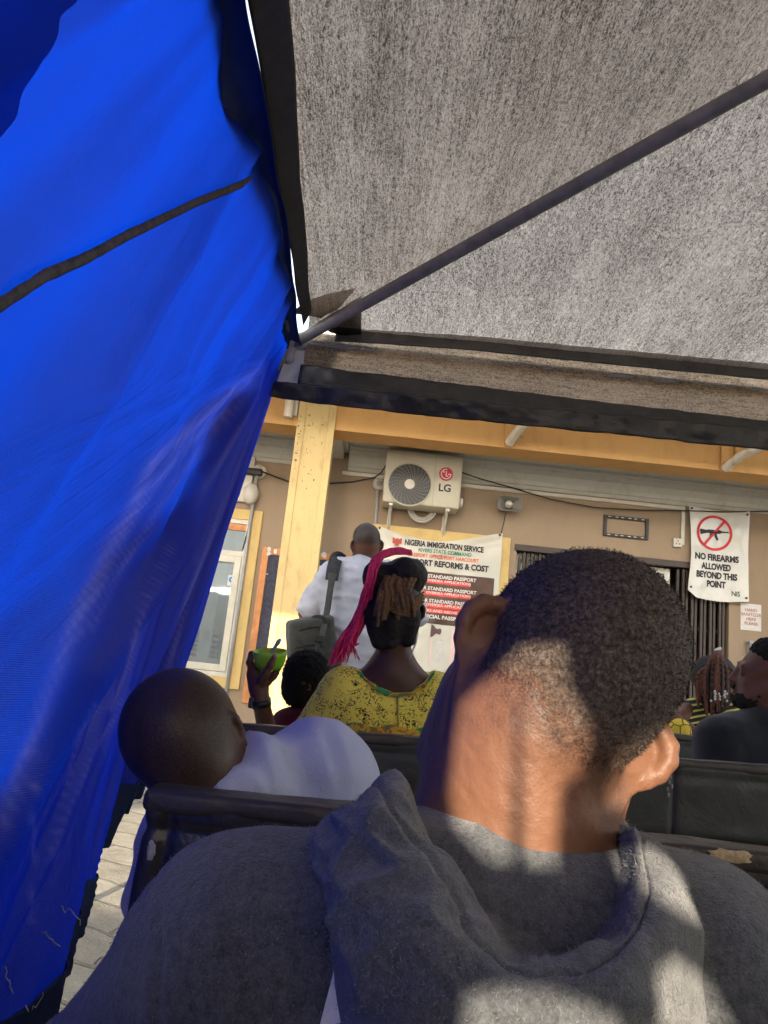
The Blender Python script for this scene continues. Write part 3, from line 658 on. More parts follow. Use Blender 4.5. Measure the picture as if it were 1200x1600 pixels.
M['net2'] = netmat('shade_net_double', .06, (.02, .02, .02), (.06, .056, .05), (.04, .037, .033))
def cloth(name, mat, parent, a, b, c, d, n=40, m=40, disp=None, th=0):       # bilinear patch
    u = np.linspace(0, 1, n)[:, None, None]; v = np.linspace(0, 1, m)[None, :, None]
    P = (1-u)*(1-v)*np.array(a)+u*(1-v)*np.array(b)+u*v*np.array(c)+(1-u)*v*np.array(d)
    if disp is not None: P = P+disp(u, v, P)
    V, F = gridmesh(P); o = obj(name, V, F, mat, parent)
    if th: solidify(o, th)
    return o
sag = lambda s: (lambda u, v, P: np.concatenate([0*P[..., :2], -s*np.sin(np.pi*u)*np.sin(np.pi*np.clip(v, 0, 1))+(np.minimum(1, 3*np.sin(np.pi*u)*np.sin(np.pi*v)))*.016*vnoise(P*np.array([3., .6, 1]), 1.5, 4)[..., None]], -1))
def cutc(c, toward, f): return c+(np.array(toward)-c)*f
# four net slopes; at the front left corner the net starts a hand's width from the joint
hipd = AP-c_fl
fl_f = c_fl+np.array([.20, -.03, .052]); fl_h = c_fl+hipd*.035; fl_l = c_fl+np.array([0, -.16, .012])
cloth('roof_net', M['net'], GZ, fl_f, c_fr+[0, -.03, .085], AP, fl_h, 60, 50, sag(.03))
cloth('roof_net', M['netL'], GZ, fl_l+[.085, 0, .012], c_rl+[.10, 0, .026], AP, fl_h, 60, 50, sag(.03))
cloth('roof_net', M['net'], GZ, c_fr, c_rr, AP, AP+[0, .001, 0], 30, 30, sag(.03))
cloth('roof_net', M['net'], GZ, c_rr, c_rl, AP, AP+[.001, 0, 0], 30, 30, sag(.03))
def pole(a, b, r, name='pole'): return autosmooth(MB().tube([a, b], r, 16).build(name, M['tube'], GZ))
dn = np.array([0, 0, -.028])
for c in (c_fl, c_fr, c_rl, c_rr): pole(c+dn+nrm(AP-c)*.02, AP+dn, .0225, 'rafter')
for a, b in ((c_fl, c_fr), (c_fl, c_rl), (c_fr, c_rr), (c_rl, c_rr)): pole(a+dn*.6, b+dn*.6, .019, 'eave_rail')
for c, (dx, dy) in ((c_fl, (-.89, -.60)), (c_fr, (.1, .1)), (c_rl, (-.1, -.1)), (c_rr, (.1, -.1))): pole(c+dn*.8, (c[0]+dx, c[1]+dy, 0.0), .021, 'leg')
jm = simple('joint_grey', (.34, .33, .31), .4, .2)
for c in (c_fl, c_fr, c_rl, c_rr):
    V, F = surface([rc(c+dn*.7, c+dn*.7+nrm(AP-c)*.05, .030, .028, .01), rc(c+dn*.7, c+dn*.7+[.055*np.sign(AP[0]-c[0]), 0, 0], .027, .025, .01), rc(c+dn*.7, c+dn*.7+[0, .055*np.sign(AP[1]-c[1]), 0], .027, .025, .01), rc(c+dn*.7, c+dn*.7-[0, 0, .07], .027, .024, .01)], .004); obj('corner_joint', V, F, jm, GZ)
# folded band of doubled net along the left eave
zl = lambda X, Y: EZ+(X-EX0)*(AP[2]-EZ)/(AP[0]-EX0)
bandm = simple('black_band', (.035, .033, .033), .7, .2, 30)
q = [(EX0+.085, EY1-.30), (EX0+.19, EY1-1.75), (EX0+.25, EY0)]
def lb(u, v, P): return np.concatenate([.006*vnoise(P, 5, 8)[..., None], 0*P[..., :1], .004*vnoise(P, 9, 2)[..., None]], -1)
cloth('eave_band', bandm, GZ, (EX0+.072, EY1-.22, EZ-.036), (EX0+.093, EY0, EZ-.036), (EX0+.25, EY0, zl(EX0+.25, 0)-.03), (EX0+.105, EY1-.30, zl(EX0+.105, 0)-.03), 50, 10, lb, .003)
# dark doubled patches at the corner
def patch(name, pts, mat, rough=.004):
    c = np.mean([at(*p) for p in pts], 0); bmx = bmesh.new(); vs = [bmx.verts.new(at(*p).tolist()) for p in pts]; bmx.faces.new(vs)
    for _ in range(3): bmesh.ops.triangulate(bmx, faces=bmx.faces[:]); bmesh.ops.subdivide_edges(bmx, edges=bmx.edges[:], cuts=1, use_grid_fill=True)
    bmx.verts.index_update(); Vp = np.array([v_.co[:] for v_ in bmx.verts]); Fp = [[v_.index for v_ in f_.verts] for f_ in bmx.faces]; bmx.free()
    Vp[:, 2] += rough*vnoise(Vp, 30, 3); return solidify(obj(name, Vp, Fp, mat, GZ), .002, 0)
patch('corner_patch', [(456, 489, 2.86), (474, 473, 2.79), (515, 458, 2.73), (556, 451, 2.68), (532, 480, 2.78), (502, 497, 2.85), (481, 493, 2.87)], bandm)
patch('corner_patch', [(497, 503, 2.92), (520, 489, 2.84), (564, 463, 2.72), (565, 522, 2.955), (540, 524, 2.96), (516, 520, 2.955)], M['net2'])
# valance on the far side: dark top band, net strip, heavy two-fold hem, each line of it read off as a sagging line
VY = EY1-.032
def vline(pts, X):
    w = np.array([at(x_, y_, VY) for x_, y_ in pts]); z_ = np.interp(X, w[:, 0], w[:, 2]); r_ = (w[-1, 2]-w[-2, 2])/(w[-1, 0]-w[-2, 0])*.3
    return np.where(X > w[-1, 0], w[-1, 2]+(X-w[-1, 0])*r_, z_)
LN = [[(500, 511), (545, 515), (734, 527), (1200, 570)], [(499, 532), (734, 549), (1200, 595)], [(500, 569), (527, 574), (734, 601), (1200, 655)], [(423, 595), (436, 597), (525, 605), (734, 628), (1200, 670)], [(410, 616), (423, 618), (525, 631), (734, 654), (1200, 701)]]
def vpart(name, mat, l0, l1, x0, y0, y1, nv_, th=.002, amp=1.0):
    X = np.linspace(at(x0, 560, VY)[0], EX1, 260); za, zb2 = vline(LN[l0], X), vline(LN[l1], X); t_ = np.linspace(0, 1, nv_)
    G2 = np.stack([np.repeat(X[:, None], nv_, 1), VY+y0+(y1-y0)*t_[None]+0*X[:, None], za[:, None]*(1-t_)+zb2[:, None]*t_], -1)
    G2[..., 1] += amp*(.010*vnoise(G2*np.array([1, 0, .6]), 6, 5)+.008*vnoise(G2*np.array([1, 0, .7]), 15, 6)+.004*vnoise(G2, 34, 7))
    V, F = gridmesh(G2); o = obj(name, V, F, mat, GZ)
    return solidify(o, th, 0) if th else o
plastic = simple('black_plastic_sheet', (.034, .034, .034), .40, .3, 14, .3, 22, .012, spec=.5)
vpart('valance_top_band', plastic, 0, 1, 520, -.012, -.010, 8, .003, .4)
LN.append([(500, 520), (734, 536), (1200, 582)]); vpart('valance_net', M['net3'], 5, 2, 474, .004, .015, 16, 0)
vpart('valance_hem', plastic, 2, 3, 470, .016, -.004, 12)
vpart('valance_hem', simple('black_plastic_fold', (.020, .020, .021), .42, .3, 14, .3, 22, .012, spec=.5), 3, 4, 424, -.005, .02, 12)
tc_ = np.array([(429, 600), (436, 575), (444, 556), (454, 548), (470, 542), (497, 533), (540, 520)]); xs_ = np.linspace(429, 538, 50); G2 = np.zeros((50, 30, 3))
for i, x_ in enumerate(xs_):
    yt = np.interp(x_, tc_[:, 0], tc_[:, 1]); yb = np.interp(x_, [423, 436, 525, 734], [601, 601, 609, 630])
    for k in range(30): G2[i, k] = at(x_-30*(k/29)*(i/49), yt+(yb-yt)*k/29, VY+.030)
G2[..., 1] += .012*vnoise(G2, 14, 9)+.006*vnoise(G2, 30, 1); fm_ = NT('lit_grey_sheet'); fn_ = fm_.noise(9, 5, .6)  # flap colour raised to pale grey for light through the corner gap
V, F = gridmesh(G2); fmx = fm_.n('ShaderNodeMixShader', {0: .4, 1: fm_.b.outputs[0], 2: fm_.n('ShaderNodeBsdfTranslucent', {'Color': (.5, .5, .48)}).outputs[0]}); fm_.P(color=fm_.mix(fn_, (.38, .38, .37), (.82, .82, .80)), rough=.36, normal=fm_.bump(fm_.noise(22, 5), .5, .02)); fm_.t.links.new(fmx.outputs[0], fm_.out.inputs[0])
solidify(obj('valance_corner_flap', V, F, fm_.m, GZ), .002, 0)
vz = lambda u, v, P: np.concatenate([.01*vnoise(P, 6, 5)[..., None], 0*P[..., :1], 0*P[..., :1]], -1)
# other valances out of frame
cloth('valance_net', M['net2'], GZ, (EX1+.02, EY1, EZ), (EX1+.02, EY0, EZ), (EX1+.05, EY0, EZ-.3), (EX1+.05, EY1, EZ-.3), 60, 8, vz)

# ============================================================ BLUE TARP on the left side
TP = thing('blue_tarpaulin', 'translucent blue tarpaulin hanging in loose folds down the left side of the gazebo', 'tarpaulin', (-.6, 1, 0))
m = NT('blue_tarp'); weave = m.noise(420, 2, .5, sc=(1, .35, 1.6)); patch = m.noise(2.2, 4, .6); thr = m.n('ShaderNodeTexWave', {'Vector': m.co.outputs['Object'], 'Scale': 110.0, 'Distortion': 1.5}, bands_direction='Z').outputs[1]
dirt = m.ramp(m.noise(9, 6, .75, sc=(1, 1, .6)), [(.60, 0), (.80, 1)])
tc = m.mix(m.math('MULTIPLY', dirt, .25), m.mix(patch, (.0006, .050, .74), (.001, .080, .92)), (.002, .02, .22))
tc = m.mix(m.math('MULTIPLY', weave, .25), tc, (.002, .105, .97))
dc = m.mix(weave, (.007, .018, .17), (.016, .034, .26))
pv = m.n('ShaderNodeAttribute', attribute_name='pol').outputs['Vector']
rays = m.noise(2.4, 6, .66, co=pv); lines = m.math('MULTIPLY', m.attr('lit_crease'), m.ramp(m.noise(2.6, 4, .7, co=pv), [(.35, .35), (.6, 1)]))
dc = m.mix(m.math('MULTIPLY', lines, .55), dc, (.50, .46, .72)); tc = m.mix(m.math('MULTIPLY', lines, .3), tc, (.25, .25, .85))  # grazing light on the crests painted as pale lines along the folds
bmp = m.bump(m.math('ADD', m.math('MULTIPLY', m.noise(26, 5, .65, sc=(1, 1, .4)), .5), m.math('ADD', m.math('MULTIPLY', thr, .05), m.math('MULTIPLY', m.mix(m.attr('upper'), m.math('MULTIPLY', rays, .45), m.noise(7, 5, .65, sc=(1, 2.4, .5))), 1.6))), .7, .016)
d = m.n('ShaderNodeBsdfDiffuse', {'Color': dc, 'Normal': bmp}); t = m.n('ShaderNodeBsdfTranslucent', {'Color': tc, 'Normal': bmp}); gl = m.n('ShaderNodeBsdfGlossy', {'Color': (.62, .60, .80), 'Roughness': .38, 'Normal': bmp})
a = m.n('ShaderNodeMixShader', {0: .62, 1: d.outputs[0], 2: t.outputs[0]}); z = m.n('ShaderNodeMixShader', {0: .05, 1: a.outputs[0], 2: gl.outputs[0]})
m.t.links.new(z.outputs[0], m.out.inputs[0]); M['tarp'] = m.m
nS, nT = 400, 250
top = [(EY0, EX0-.01, 2.36), (1.0, EX0-.01, 2.36), (2.0, EX0-.005, 2.36), (2.6, EX0, 2.36), (3.0, EX0+.005, 2.385)]
bot = [(EY0, -.56, .25), (.6, -.56, .36), (1.2, -.53, .40), (1.5, -.545, .43), (1.8, -.66, .47), (2.2, -.79, .50), (2.6, -.80, .52), (3.0, -.79, .556)]
def interp(tab, x): tab = np.array(tab); return np.stack([np.interp(x, np.linspace(0, 1, len(tab)), tab[:, k]) for k in range(3)], -1)
s = np.linspace(0, 1, nS); Ysv = EY1-(EY1-EY0)*(1-s)**1.9
def byY(tab): tab = np.array(tab); return np.stack([np.interp(Ysv, tab[:, 0], tab[:, 1]), Ysv, np.interp(Ysv, tab[:, 0], tab[:, 2])], -1)
T0, B0 = byY(top), byY(bot)
ker = np.ones(15)/15
for k in (0, 2): B0[:, k] = np.convolve(np.pad(B0[:, k], 7, mode='edge'), ker, 'valid')
v = np.linspace(0, 1, nT)[None, :, None]
P = T0[:, None, :]*(1-v)+B0[:, None, :]*v
P[..., 0] += .05*np.sin(np.pi*v[..., 0])*(1-sst(.75, 1, s))[:, None]*-1*.4
dY = EY1-P[..., 1]; dZ = 2.42-P[..., 2]; th = np.degrees(np.arctan2(dY, dZ)); rho = np.hypot(dY, dZ)
amp = sst(.05, 1.3, rho)*(.35+.65*sst(75, 55, th))
D = 0
for t0, wl, wr, h in ((52, 6, 1.6, .060), (40, 3.5, 1.5, .030), (31, 5, 1.5, .040), (22, 3, 1.2, .022), (14, 4, 1.3, .035), (47, 1.6, .8, .010), (35.5, 1.5, .8, .010), (26, 1.2, .7, .008), (8, 2, 1, .015)):
    dd = th-t0-2.5*vnoise(np.stack([rho, rho*0+t0, rho*0], -1), 1.3, 2); D = D+h*np.exp(-np.abs(np.where(dd > 0, dd/wl, dd/wr))**1.25)
pol = np.stack([th/2.2, rho*.8, rho*0], -1)
D = 2.3*D*amp+amp*sst(64, 54, th)*(.026*vnoise(pol, 1, 31)+.016*vnoise(pol, 2.3, 32)+.007*vnoise(pol*np.array([2.2, 1, 1]), 2.3, 33))
qf = P[..., 1]-.62*P[..., 2]; upw = sst(53, 63, th)*sst(0, .5, rho); q3 = lambda a, b: np.stack([qf*a, P[..., 2]*b, 0*qf], -1); rdg = lambda x: 1-2*np.abs(x)
D = D+upw*(.042*rdg(vnoise(q3(3.2, .35), 1, 25))+.026*rdg(vnoise(q3(8.5, .5), 1, 26))+.003*vnoise(q3(17, .6), 1, 27))+.02*vnoise(P*np.array([1, 1, .7]), 1.6, 21)+.004*vnoise(P, 7, 22)+.0012*vnoise(P, 28, 23)
edge = 1-.6*sst(.93, 1, s)[:, None]
N_ = gnormals(P); N_ *= np.sign(N_[..., :1]); P = P+N_*(D*edge)[..., None]
P[-1, :, 1] += 0; P[..., 1] += (.05*vnoise(np.stack([P[..., 2]*2, P[..., 2]*0, P[..., 2]*0], -1), 1, 41))*sst(.8, 1, s)[:, None]
# ragged bottom
P[:, -1, 2] += .008*vnoise(np.stack([Ysv*9, s*0, s*0], -1), 1, 42); 
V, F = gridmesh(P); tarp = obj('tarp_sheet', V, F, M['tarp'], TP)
def polattr(o, T_, R_):
    a_ = o.data.attributes.new('pol', 'FLOAT_VECTOR', 'POINT'); a_.data.foreach_set('vector', np.stack([T_/4.0, R_*.55, R_*0], -1).reshape(-1).astype(np.float32))
polattr(tarp, th*(1-upw)+(qf*26)*upw, rho)
def pixgrid(G_):
    v3 = G_-CAM; z3 = np.maximum(v3@FW, .05); return 600+FPX*(v3@RT)/z3, 800-FPX*(v3@UP)/z3
gx_, gy_ = pixgrid(P)
LIT_CREASE = [([(445, 548), (330, 640), (240, 725), (205, 800), (160, 880), (130, 945), (100, 1020), (60, 1130), (0, 1290)], 9, 1), ([(440, 560), (300, 690), (232, 770), (172, 880), (120, 1000)], 5, .8), ([(438, 565), (320, 690), (250, 790), (190, 890), (140, 985)], 4, .7),
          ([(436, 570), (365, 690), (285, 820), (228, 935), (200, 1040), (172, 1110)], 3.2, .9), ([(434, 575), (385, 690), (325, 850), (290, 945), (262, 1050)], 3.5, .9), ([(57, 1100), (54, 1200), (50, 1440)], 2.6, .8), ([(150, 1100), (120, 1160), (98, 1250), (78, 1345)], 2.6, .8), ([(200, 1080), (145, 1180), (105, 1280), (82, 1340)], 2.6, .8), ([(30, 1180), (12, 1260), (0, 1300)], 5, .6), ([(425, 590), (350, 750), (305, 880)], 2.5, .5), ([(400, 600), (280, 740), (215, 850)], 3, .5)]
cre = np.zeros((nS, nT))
for pl, w_, a_ in LIT_CREASE:
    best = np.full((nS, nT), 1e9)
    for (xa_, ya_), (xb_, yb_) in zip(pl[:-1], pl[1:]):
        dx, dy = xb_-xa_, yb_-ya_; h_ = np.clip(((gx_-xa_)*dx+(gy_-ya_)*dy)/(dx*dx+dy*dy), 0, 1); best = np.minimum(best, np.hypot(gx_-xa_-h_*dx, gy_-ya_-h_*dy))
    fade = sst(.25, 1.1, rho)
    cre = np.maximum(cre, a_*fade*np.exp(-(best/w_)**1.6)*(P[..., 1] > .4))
setattr_f(tarp, 'upper', 0*th.reshape(-1)); setattr_f(tarp, 'lit_crease', np.clip(cre.reshape(-1), 0, 1))
TARP = P
# a second layer folded over the lower half (outside): makes the lower part denser
def strip(name, mat, i0, i1, j0, j1, off, th=0, wob=0.0, seed=0):
    Q = P[i0:i1, j0:j1]+N_[i0:i1, j0:j1]*off
    if wob: Q = Q+N_[i0:i1, j0:j1]*(wob*vnoise(Q, 6, seed))[..., None]
    V, F = gridmesh(Q); o = obj(name, V, F, mat, TP)
    if th: solidify(o, th, 0)
    return o
nv_m = NT('navy_hem'); nc_ = nv_m.mix(nv_m.noise(20, 5), (.022, .042, .12), (.040, .070, .19)); nb_ = nv_m.bump(nv_m.noise(60, 4), .3, .006)
nv_m.P(color=nc_, rough=.55, spec=.3, normal=nb_); nv_m.t.links.new(nv_m.n('ShaderNodeMixShader', {0: .5, 1: nv_m.b.outputs[0], 2: nv_m.n('ShaderNodeBsdfTranslucent', {'Color': (.030, .060, .17)}).outputs[0]}).outputs[0], nv_m.out.inputs[0]); navy = nv_m.m
Q = P-N_*.035; fm = (th < 54.5+1.5*np.sin(rho*7)) & (rho > .12); V, F = gridmesh(Q); I_ = fm.reshape(-1)
F = [f for f in F if all(I_[i] for i in f)]
tk = NT('dark_blue_tarp'); d_ = tk.n('ShaderNodeBsdfDiffuse', {'Color': (.02, .035, .12)}); t_ = tk.n('ShaderNodeBsdfTranslucent', {'Color': tk.mix(tk.noise(2.5, 5, .6), (.06, .12, .30), (.12, .24, .52))}); tk.t.links.new(tk.n('ShaderNodeMixShader', {0: .7, 1: d_.outputs[0], 2: t_.outputs[0]}).outputs[0], tk.out.inputs[0])
obj('outer_layer', V, F, tk.m, TP)
# bottom hem band, wider towards the far end
hw_ = np.interp(Ysv, [EY0, 1.2, 1.7, 2.3, 3.0], [.08, .08, .08, .17, .19])
v_ = np.linspace(0, 1, 14); hm = np.zeros((nS, 14, 3))
for i in range(nS):
    L_ = np.linalg.norm(P[i, -1]-P[i, 0]); x_ = (1-hw_[i]*(1-v_)/L_)*(nT-1); j_ = np.clip(x_.astype(int), 0, nT-2); f_ = (x_-j_)[:, None]
    hm[i] = P[i, j_]*(1-f_)+P[i, j_+1]*f_+N_[i, -1]*.005
V, F = gridmesh(hm); solidify(obj('bottom_hem', V, F, navy, TP), .003, 0)
# top hem folded inward under the eave rail
ys = np.linspace(EY0, 2.97, 200); hem = np.zeros((200, 9, 3))
prof = [(-.012, -.075), (-.004, -.05), (.008, -.035), (.025, -.026), (.045, -.024), (.062, -.026), (.074, -.032), (.082, -.040), (.088, -.046)]
for i, y in enumerate(ys):
    sc_ = 1-.45*sst(2.0, 3.0, y)
    for k, (dx, dz) in enumerate(prof): hem[i, k] = (EX0+dx*sc_+(.006*math.sin(y*37)+.004*math.sin(y*91) if k < 2 else .003*math.sin(y*13)), y, EZ-.012+dz*sc_-.004+.004*math.sin(y*23))
V, F = gridmesh(hem); solidify(obj('top_hem', V, F, navy, TP), .002, 0)
# stitched seam tape across the upper part of the sheet
tri = P.reshape(-1, 3); pix = []
vv = tri-CAM; zz = vv@FW; px_ = 600+FPX*(vv@RT)/np.where(zz > .05, zz, .05); py_ = 800-FPX*(vv@UP)/np.where(zz > .05, zz, .05)
pxg, pyg = px_.reshape(nS, nT), py_.reshape(nS, nT)
def onsheet(qx, qy, off=.006):
    d = (pxg-qx)**2+(pyg-qy)**2; d[P[..., 1] < .3] = 1e9; k = np.unravel_index(np.argmin(d), d.shape); return P[k]+N_[k]*off
sp = [onsheet(x_, y_) for x_, y_ in ((4, 466), (60, 432), (120, 402), (190, 368), (240, 346), (300, 318), (345, 297), (370, 285), (384, 279))]
d0 = sp[0]+(sp[0]-sp[1])*3; sp = [d0]+sp
tp = []
for i, p in enumerate(sp):
    t = nrm(sp[min(i+1, len(sp)-1)]-sp[max(i-1, 0)]); up_ = nrm(np.cross(t, [1.0, 0, 0])); up_ = up_*np.sign(up_[2])
    w = .0085 if i < len(sp)-1 else .006
    tp.append([p-up_*w+[.003, 0, 0], p-up_*w*.3+[.008, 0, 0], p+up_*w*.3+[.008, 0, 0], p+up_*w+[.003, 0, 0]])
tp = np.array(tp); fine_ = np.stack([np.stack([np.interp(np.linspace(0, len(sp)-1, 120), np.arange(len(sp)), tp[:, k, c]) for c in range(3)], -1) for k in range(4)], 1)
fine_ += (.0018*vnoise(fine_, 60, 3))[..., None]
V, F = gridmesh(fine_); solidify(obj('seam_tape', V, F, simple('seam_tape', (.07, .06, .065), .8, .4, 60, .5, 200, .003), TP), .002, 0)
# overlapping flap of a neighbouring sheet lying on the first, top left
from mathutils.bvhtree import BVHTree
Vt, Ft = gridmesh(P); tbv = BVHTree.FromPolygons(Vt.tolist(), Ft)
def rayhit(px, py, bvh, off):
    d_ = FW+(px-600)/FPX*RT-(py-800)/FPX*UP; h_ = bvh.ray_cast(Vector(CAM.tolist()), Vector(nrm(d_).tolist()))
    return None if h_[0] is None else np.array(h_[0])-nrm(d_)*off
rows = []
for i in range(60):
    ex, ey = 150-200*i/59, -58+360*i/59; row = []
    for k in range(24):
        p_ = rayhit(ex-150*k/23+4*math.sin(i*.35)*(1-k/23), ey-84*k/23, tbv, .012); row.append(p_)
    if all(p_ is not None for p_ in row): rows.append(row)
Q = np.array(rows); Q += .004*vnoise(Q, 30, 62)[..., None]
V, F = gridmesh(Q); obj('overlap_flap', V, F, tk.m, TP)
# frayed pale threads along the torn bottom edge near the viewer
for k in range(6):
    i_ = int(np.argmin(np.abs(Ysv-(1.22+.05*k+.02*random.random())))); j_ = nT-2-int(random.random()*26); c = P[i_, j_]+N_[i_, -1]*.012; pts_ = [c]
    for q_ in range(7): pts_.append(pts_[-1]+np.array([random.uniform(.0, .006), random.uniform(-.006, .016), random.uniform(-.014, .010)]))
    MB().tube(pts_, .0010, 5).build('frayed_thread', M['paper'], TP, True)

# ============================================================ UNSEEN SUN MASK (behind the camera): added sheet whose gaps shape the sun patches
def back(q, Y=-1.2):
    t = (q[1]-Y)/LDIR[1]; r = q-LDIR*t; return (r[0], r[2])
HOLES = []
def hole(pts, Yq): HOLES.append([back(at(x, y, Yq)) for x, y in pts])
hole([(722, 1105), (760, 1068), (812, 1030), (868, 1042), (872, 1100), (905, 1160), (900, 1215), (866, 1236), (858, 1360), (813, 1357), (807, 1120), (797, 1120), (793, 1355), (760, 1352), (714, 1300), (704, 1240), (712, 1160)], .64)
hole([(985, 1172), (1045, 1142), (1078, 1165), (1068, 1225), (985, 1275), (936, 1264), (945, 1205)], .66)
hole([(985, 1330), (1040, 1318), (1085, 1380), (1095, 1440), (1050, 1425), (1000, 1395)], .56)
hole([(1020, 1520), (1060, 1500), (1150, 1545), (1190, 1630), (1060, 1640), (1020, 1590)], .5)
hole([(730, 1555), (790, 1545), (880, 1558), (960, 1590), (1000, 1650), (720, 1650)], .46)
cu = bpy.data.curves.new('c', 'CURVE'); cu.dimensions = '2D'; cu.fill_mode = 'BOTH'
def spl(pts):
    s_ = cu.splines.new('POLY'); s_.points.add(len(pts)-1); s_.use_cyclic_u = True
    for k, (x_, z_) in enumerate(pts): s_.points[k].co = (x_, z_, 0, 1)
spl([(EX0-.5, .75), (2.2, .75), (2.2, 2.37), (EX0-.5, 2.37)])
for h_ in HOLES: spl(h_)
o = bpy.data.objects.new('c', cu); COL.objects.link(o); me = bpy.data.meshes.new_from_object(o.evaluated_get(bpy.context.evaluated_depsgraph_get()))
V = [(v_.co[0], -1.2, v_.co[1]) for v_ in me.vertices]; F = [tuple(p_.vertices) for p_ in me.polygons]; bpy.data.objects.remove(o)
m = NT('pale_sheet'); d = m.n('ShaderNodeBsdfDiffuse', {'Color': (.6, .57, .52)}); t = m.n('ShaderNodeBsdfTranslucent', {'Color': (.62, .585, .54)}); a = m.n('ShaderNodeMixShader', {0: .6, 1: d.outputs[0], 2: t.outputs[0]}); m.t.links.new(a.outputs[0], m.out.inputs[0])  # translucent so the added sheet also gives soft fill from behind
rcu = obj('sun_mask_sheet', V, F, m.m, None, False, loc=(.8, -1.2, .75)); tag(rcu, 'unseen pale sheet added behind the camera, gapped to shape the sunlight', 'sun_mask')
# ============================================================ BENCHES
def vinyl(name, c1, c2, rough=.38):
    m = NT(name); w = m.noise(10, 5, .65, dist=.6); fine = m.noise(140, 4, .6)
    sc = m.ramp(m.noise(30, 6, .8, sc=(.5, 1, 1)), [(.66, 0), (.74, 1)])
    col = m.mix(m.math('MULTIPLY', sc, .35), m.mix(m.noise(6, 4), c1, c2), (.16, .15, .13))
    return m.P(color=col, rough=m.ramp(m.noise(14, 4), [(.3, rough-.08), (.7, rough+.2)]), spec=.5, normal=m.bump(m.math('ADD', w, m.math('MULTIPLY', fine, .12)), .35, .012))
M['vinyl'] = vinyl('black_vinyl', (.018, .015, .013), (.034, .029, .025), .26)
M['vinyl2'] = vinyl('charcoal_vinyl', (.020, .021, .019), (.036, .037, .034), .45)
M['welt'] = vinyl('brown_vinyl', (.026, .020, .016), (.044, .034, .028), .42)
M['foam'] = simple('torn_foam', (.52, .40, .24), .95, .25, 60, .6, 160, .006)
M['lining'] = simple('grey_lining', (.34, .33, .31), .9, .3, 60, .5, 160, .004)
def boxsurf(lo, hi, r, res, fnx=None):
    lo = np.array(lo, float); hi = np.array(hi, float); c = (lo+hi)/2; h = (hi-lo)/2-r
    def f(P):
        q = np.abs(P-c)-h; d = np.linalg.norm(np.maximum(q, 0), axis=1)+np.minimum(q.max(1), 0)-r
        return d-(fnx(P) if fnx else 0)
    return surface([rc(lo+r, hi-r, r, r)], res, fn=f, pad=.02)
def bench(label, X0, X1, Y, z0, z1, seams=(), slope=0.0, mat=None, seat=True, res=.007):
    t = thing('waiting_bench', label, 'bench', ((X0+X1)/2, Y+.25, 0), 'rows of padded waiting benches')
    mt = mat or M['vinyl']
    def puff(P):
        x, z = P[:, 0], P[:, 2]
        e = .003*vnoise(P*np.array([1, 1, 1.6]), 6, 2)+.0012*vnoise(P, 19, 3)
        e += -.005*np.exp(-((z-(z1-.046))/.007)**2)
        e += -.005*np.exp(-((x-X0-.035)/.007)**2)
        for s_ in seams: e += -.008*np.exp(-((x-s_)/.005)**2)
        return e
    V, F = boxsurf((X0, Y-.03, z0), (X1, Y+.035, z1-.004), .014, res, puff)
    V[:, 2] += slope*(V[:, 0]-X0); obj('backrest', V, F, mt, t)
    V, F = boxsurf((X0-.002, Y-.0318, z1-.026), (X1+.002, Y+.0365, z1+.001), .006, .005, lambda P: .0022*vnoise(P, 14, 6)+.001*vnoise(P, 40, 7)); V[:, 2] += slope*(V[:, 0]-X0)
    obj('edge_band', V, F, M['welt'], t)
    V, F = boxsurf((X0+.01, Y+.045, .40), (X1-.01, Y+.47, .46), .02, .014, lambda P: .004*vnoise(P, 6, 4)); obj('seat', V, F, mt, t)
    for x in np.linspace(X0+.12, X1-.12, 3):
        for y in (Y+.0, Y+.42): MB().box((x-.02, y-.02, 0), (x+.02, y+.02, .40 if y > Y+.1 else z1-.05), .003).build('leg', M['dark'] if y > Y+.1 else M['foam'], t)
    return t
def tear(b, cx, cz, y, w, h, mat, n=22, seed=1, label=None):
    r_ = random.Random(seed); V = [(cx, y-.004, cz)]
    for k in range(n):
        a = 2*math.pi*k/n; q = r_.uniform(.75, 1.15); V.append((cx+w*q*math.copysign(abs(math.cos(a))**.7, math.cos(a)), y, cz+h*q*math.copysign(abs(math.sin(a))**.8, math.sin(a))))
    o = obj('torn_patch', V, [(0, 1+(k+1) % n, 1+k) for k in range(n)], mat, b, True)
    if label: o['label'] = label
b0 = bench('brown edged bench nearest the viewer carrying the man in the grey hoodie', -.34, 2.2, .33, .5, .902, res=.012)
bA = bench('black vinyl bench carrying the man in the pale blue shirt', -.262, 2.3, 1.05, .55, .908, mat=M['vinyl'], seams=(.62,), res=.0055)
zA = lambda px, py: at(px, py, 1.012)
g = zA(1143, 1342); tear(bA, g[0], g[2]+.004, 1.011, .028, .008, M['foam'], seed=3, label='tear in the cover showing pale foam')
g = zA(237, 1328); tear(bA, g[0], g[2], 1.0105, .006, .011, M['lining'], seed=4)
bB = bench('black vinyl bench carrying the woman in the yellow lace blouse', -.345, 3.4, 2.2, .70, .906, seams=(at(1053, 1250, 2.17)[0],), slope=.024, mat=M['vinyl2'], res=.009)
g = at(632, 1222, 2.158); tear(bB, g[0], g[2], 2.1585, .03, .035, M['black'], seed=5)
g = at(1053, 1222, 2.156)
for k, (dx, dz) in enumerate(((-.012, .0), (-.004, -.012), (-.016, -.02), (-.008, .012), (-.013, -.035))): tear(bB, g[0]+dx, g[2]+dz, 2.1575, .003, .006, M['lining'], seed=10+k)
zc = at(1050, 1146, 3.4)[2]
bC = bench('dark bench at the far right in front of the woman in the striped top', -.2, 3.9, 3.4, .62, zc, mat=M['vinyl2'], res=.014)

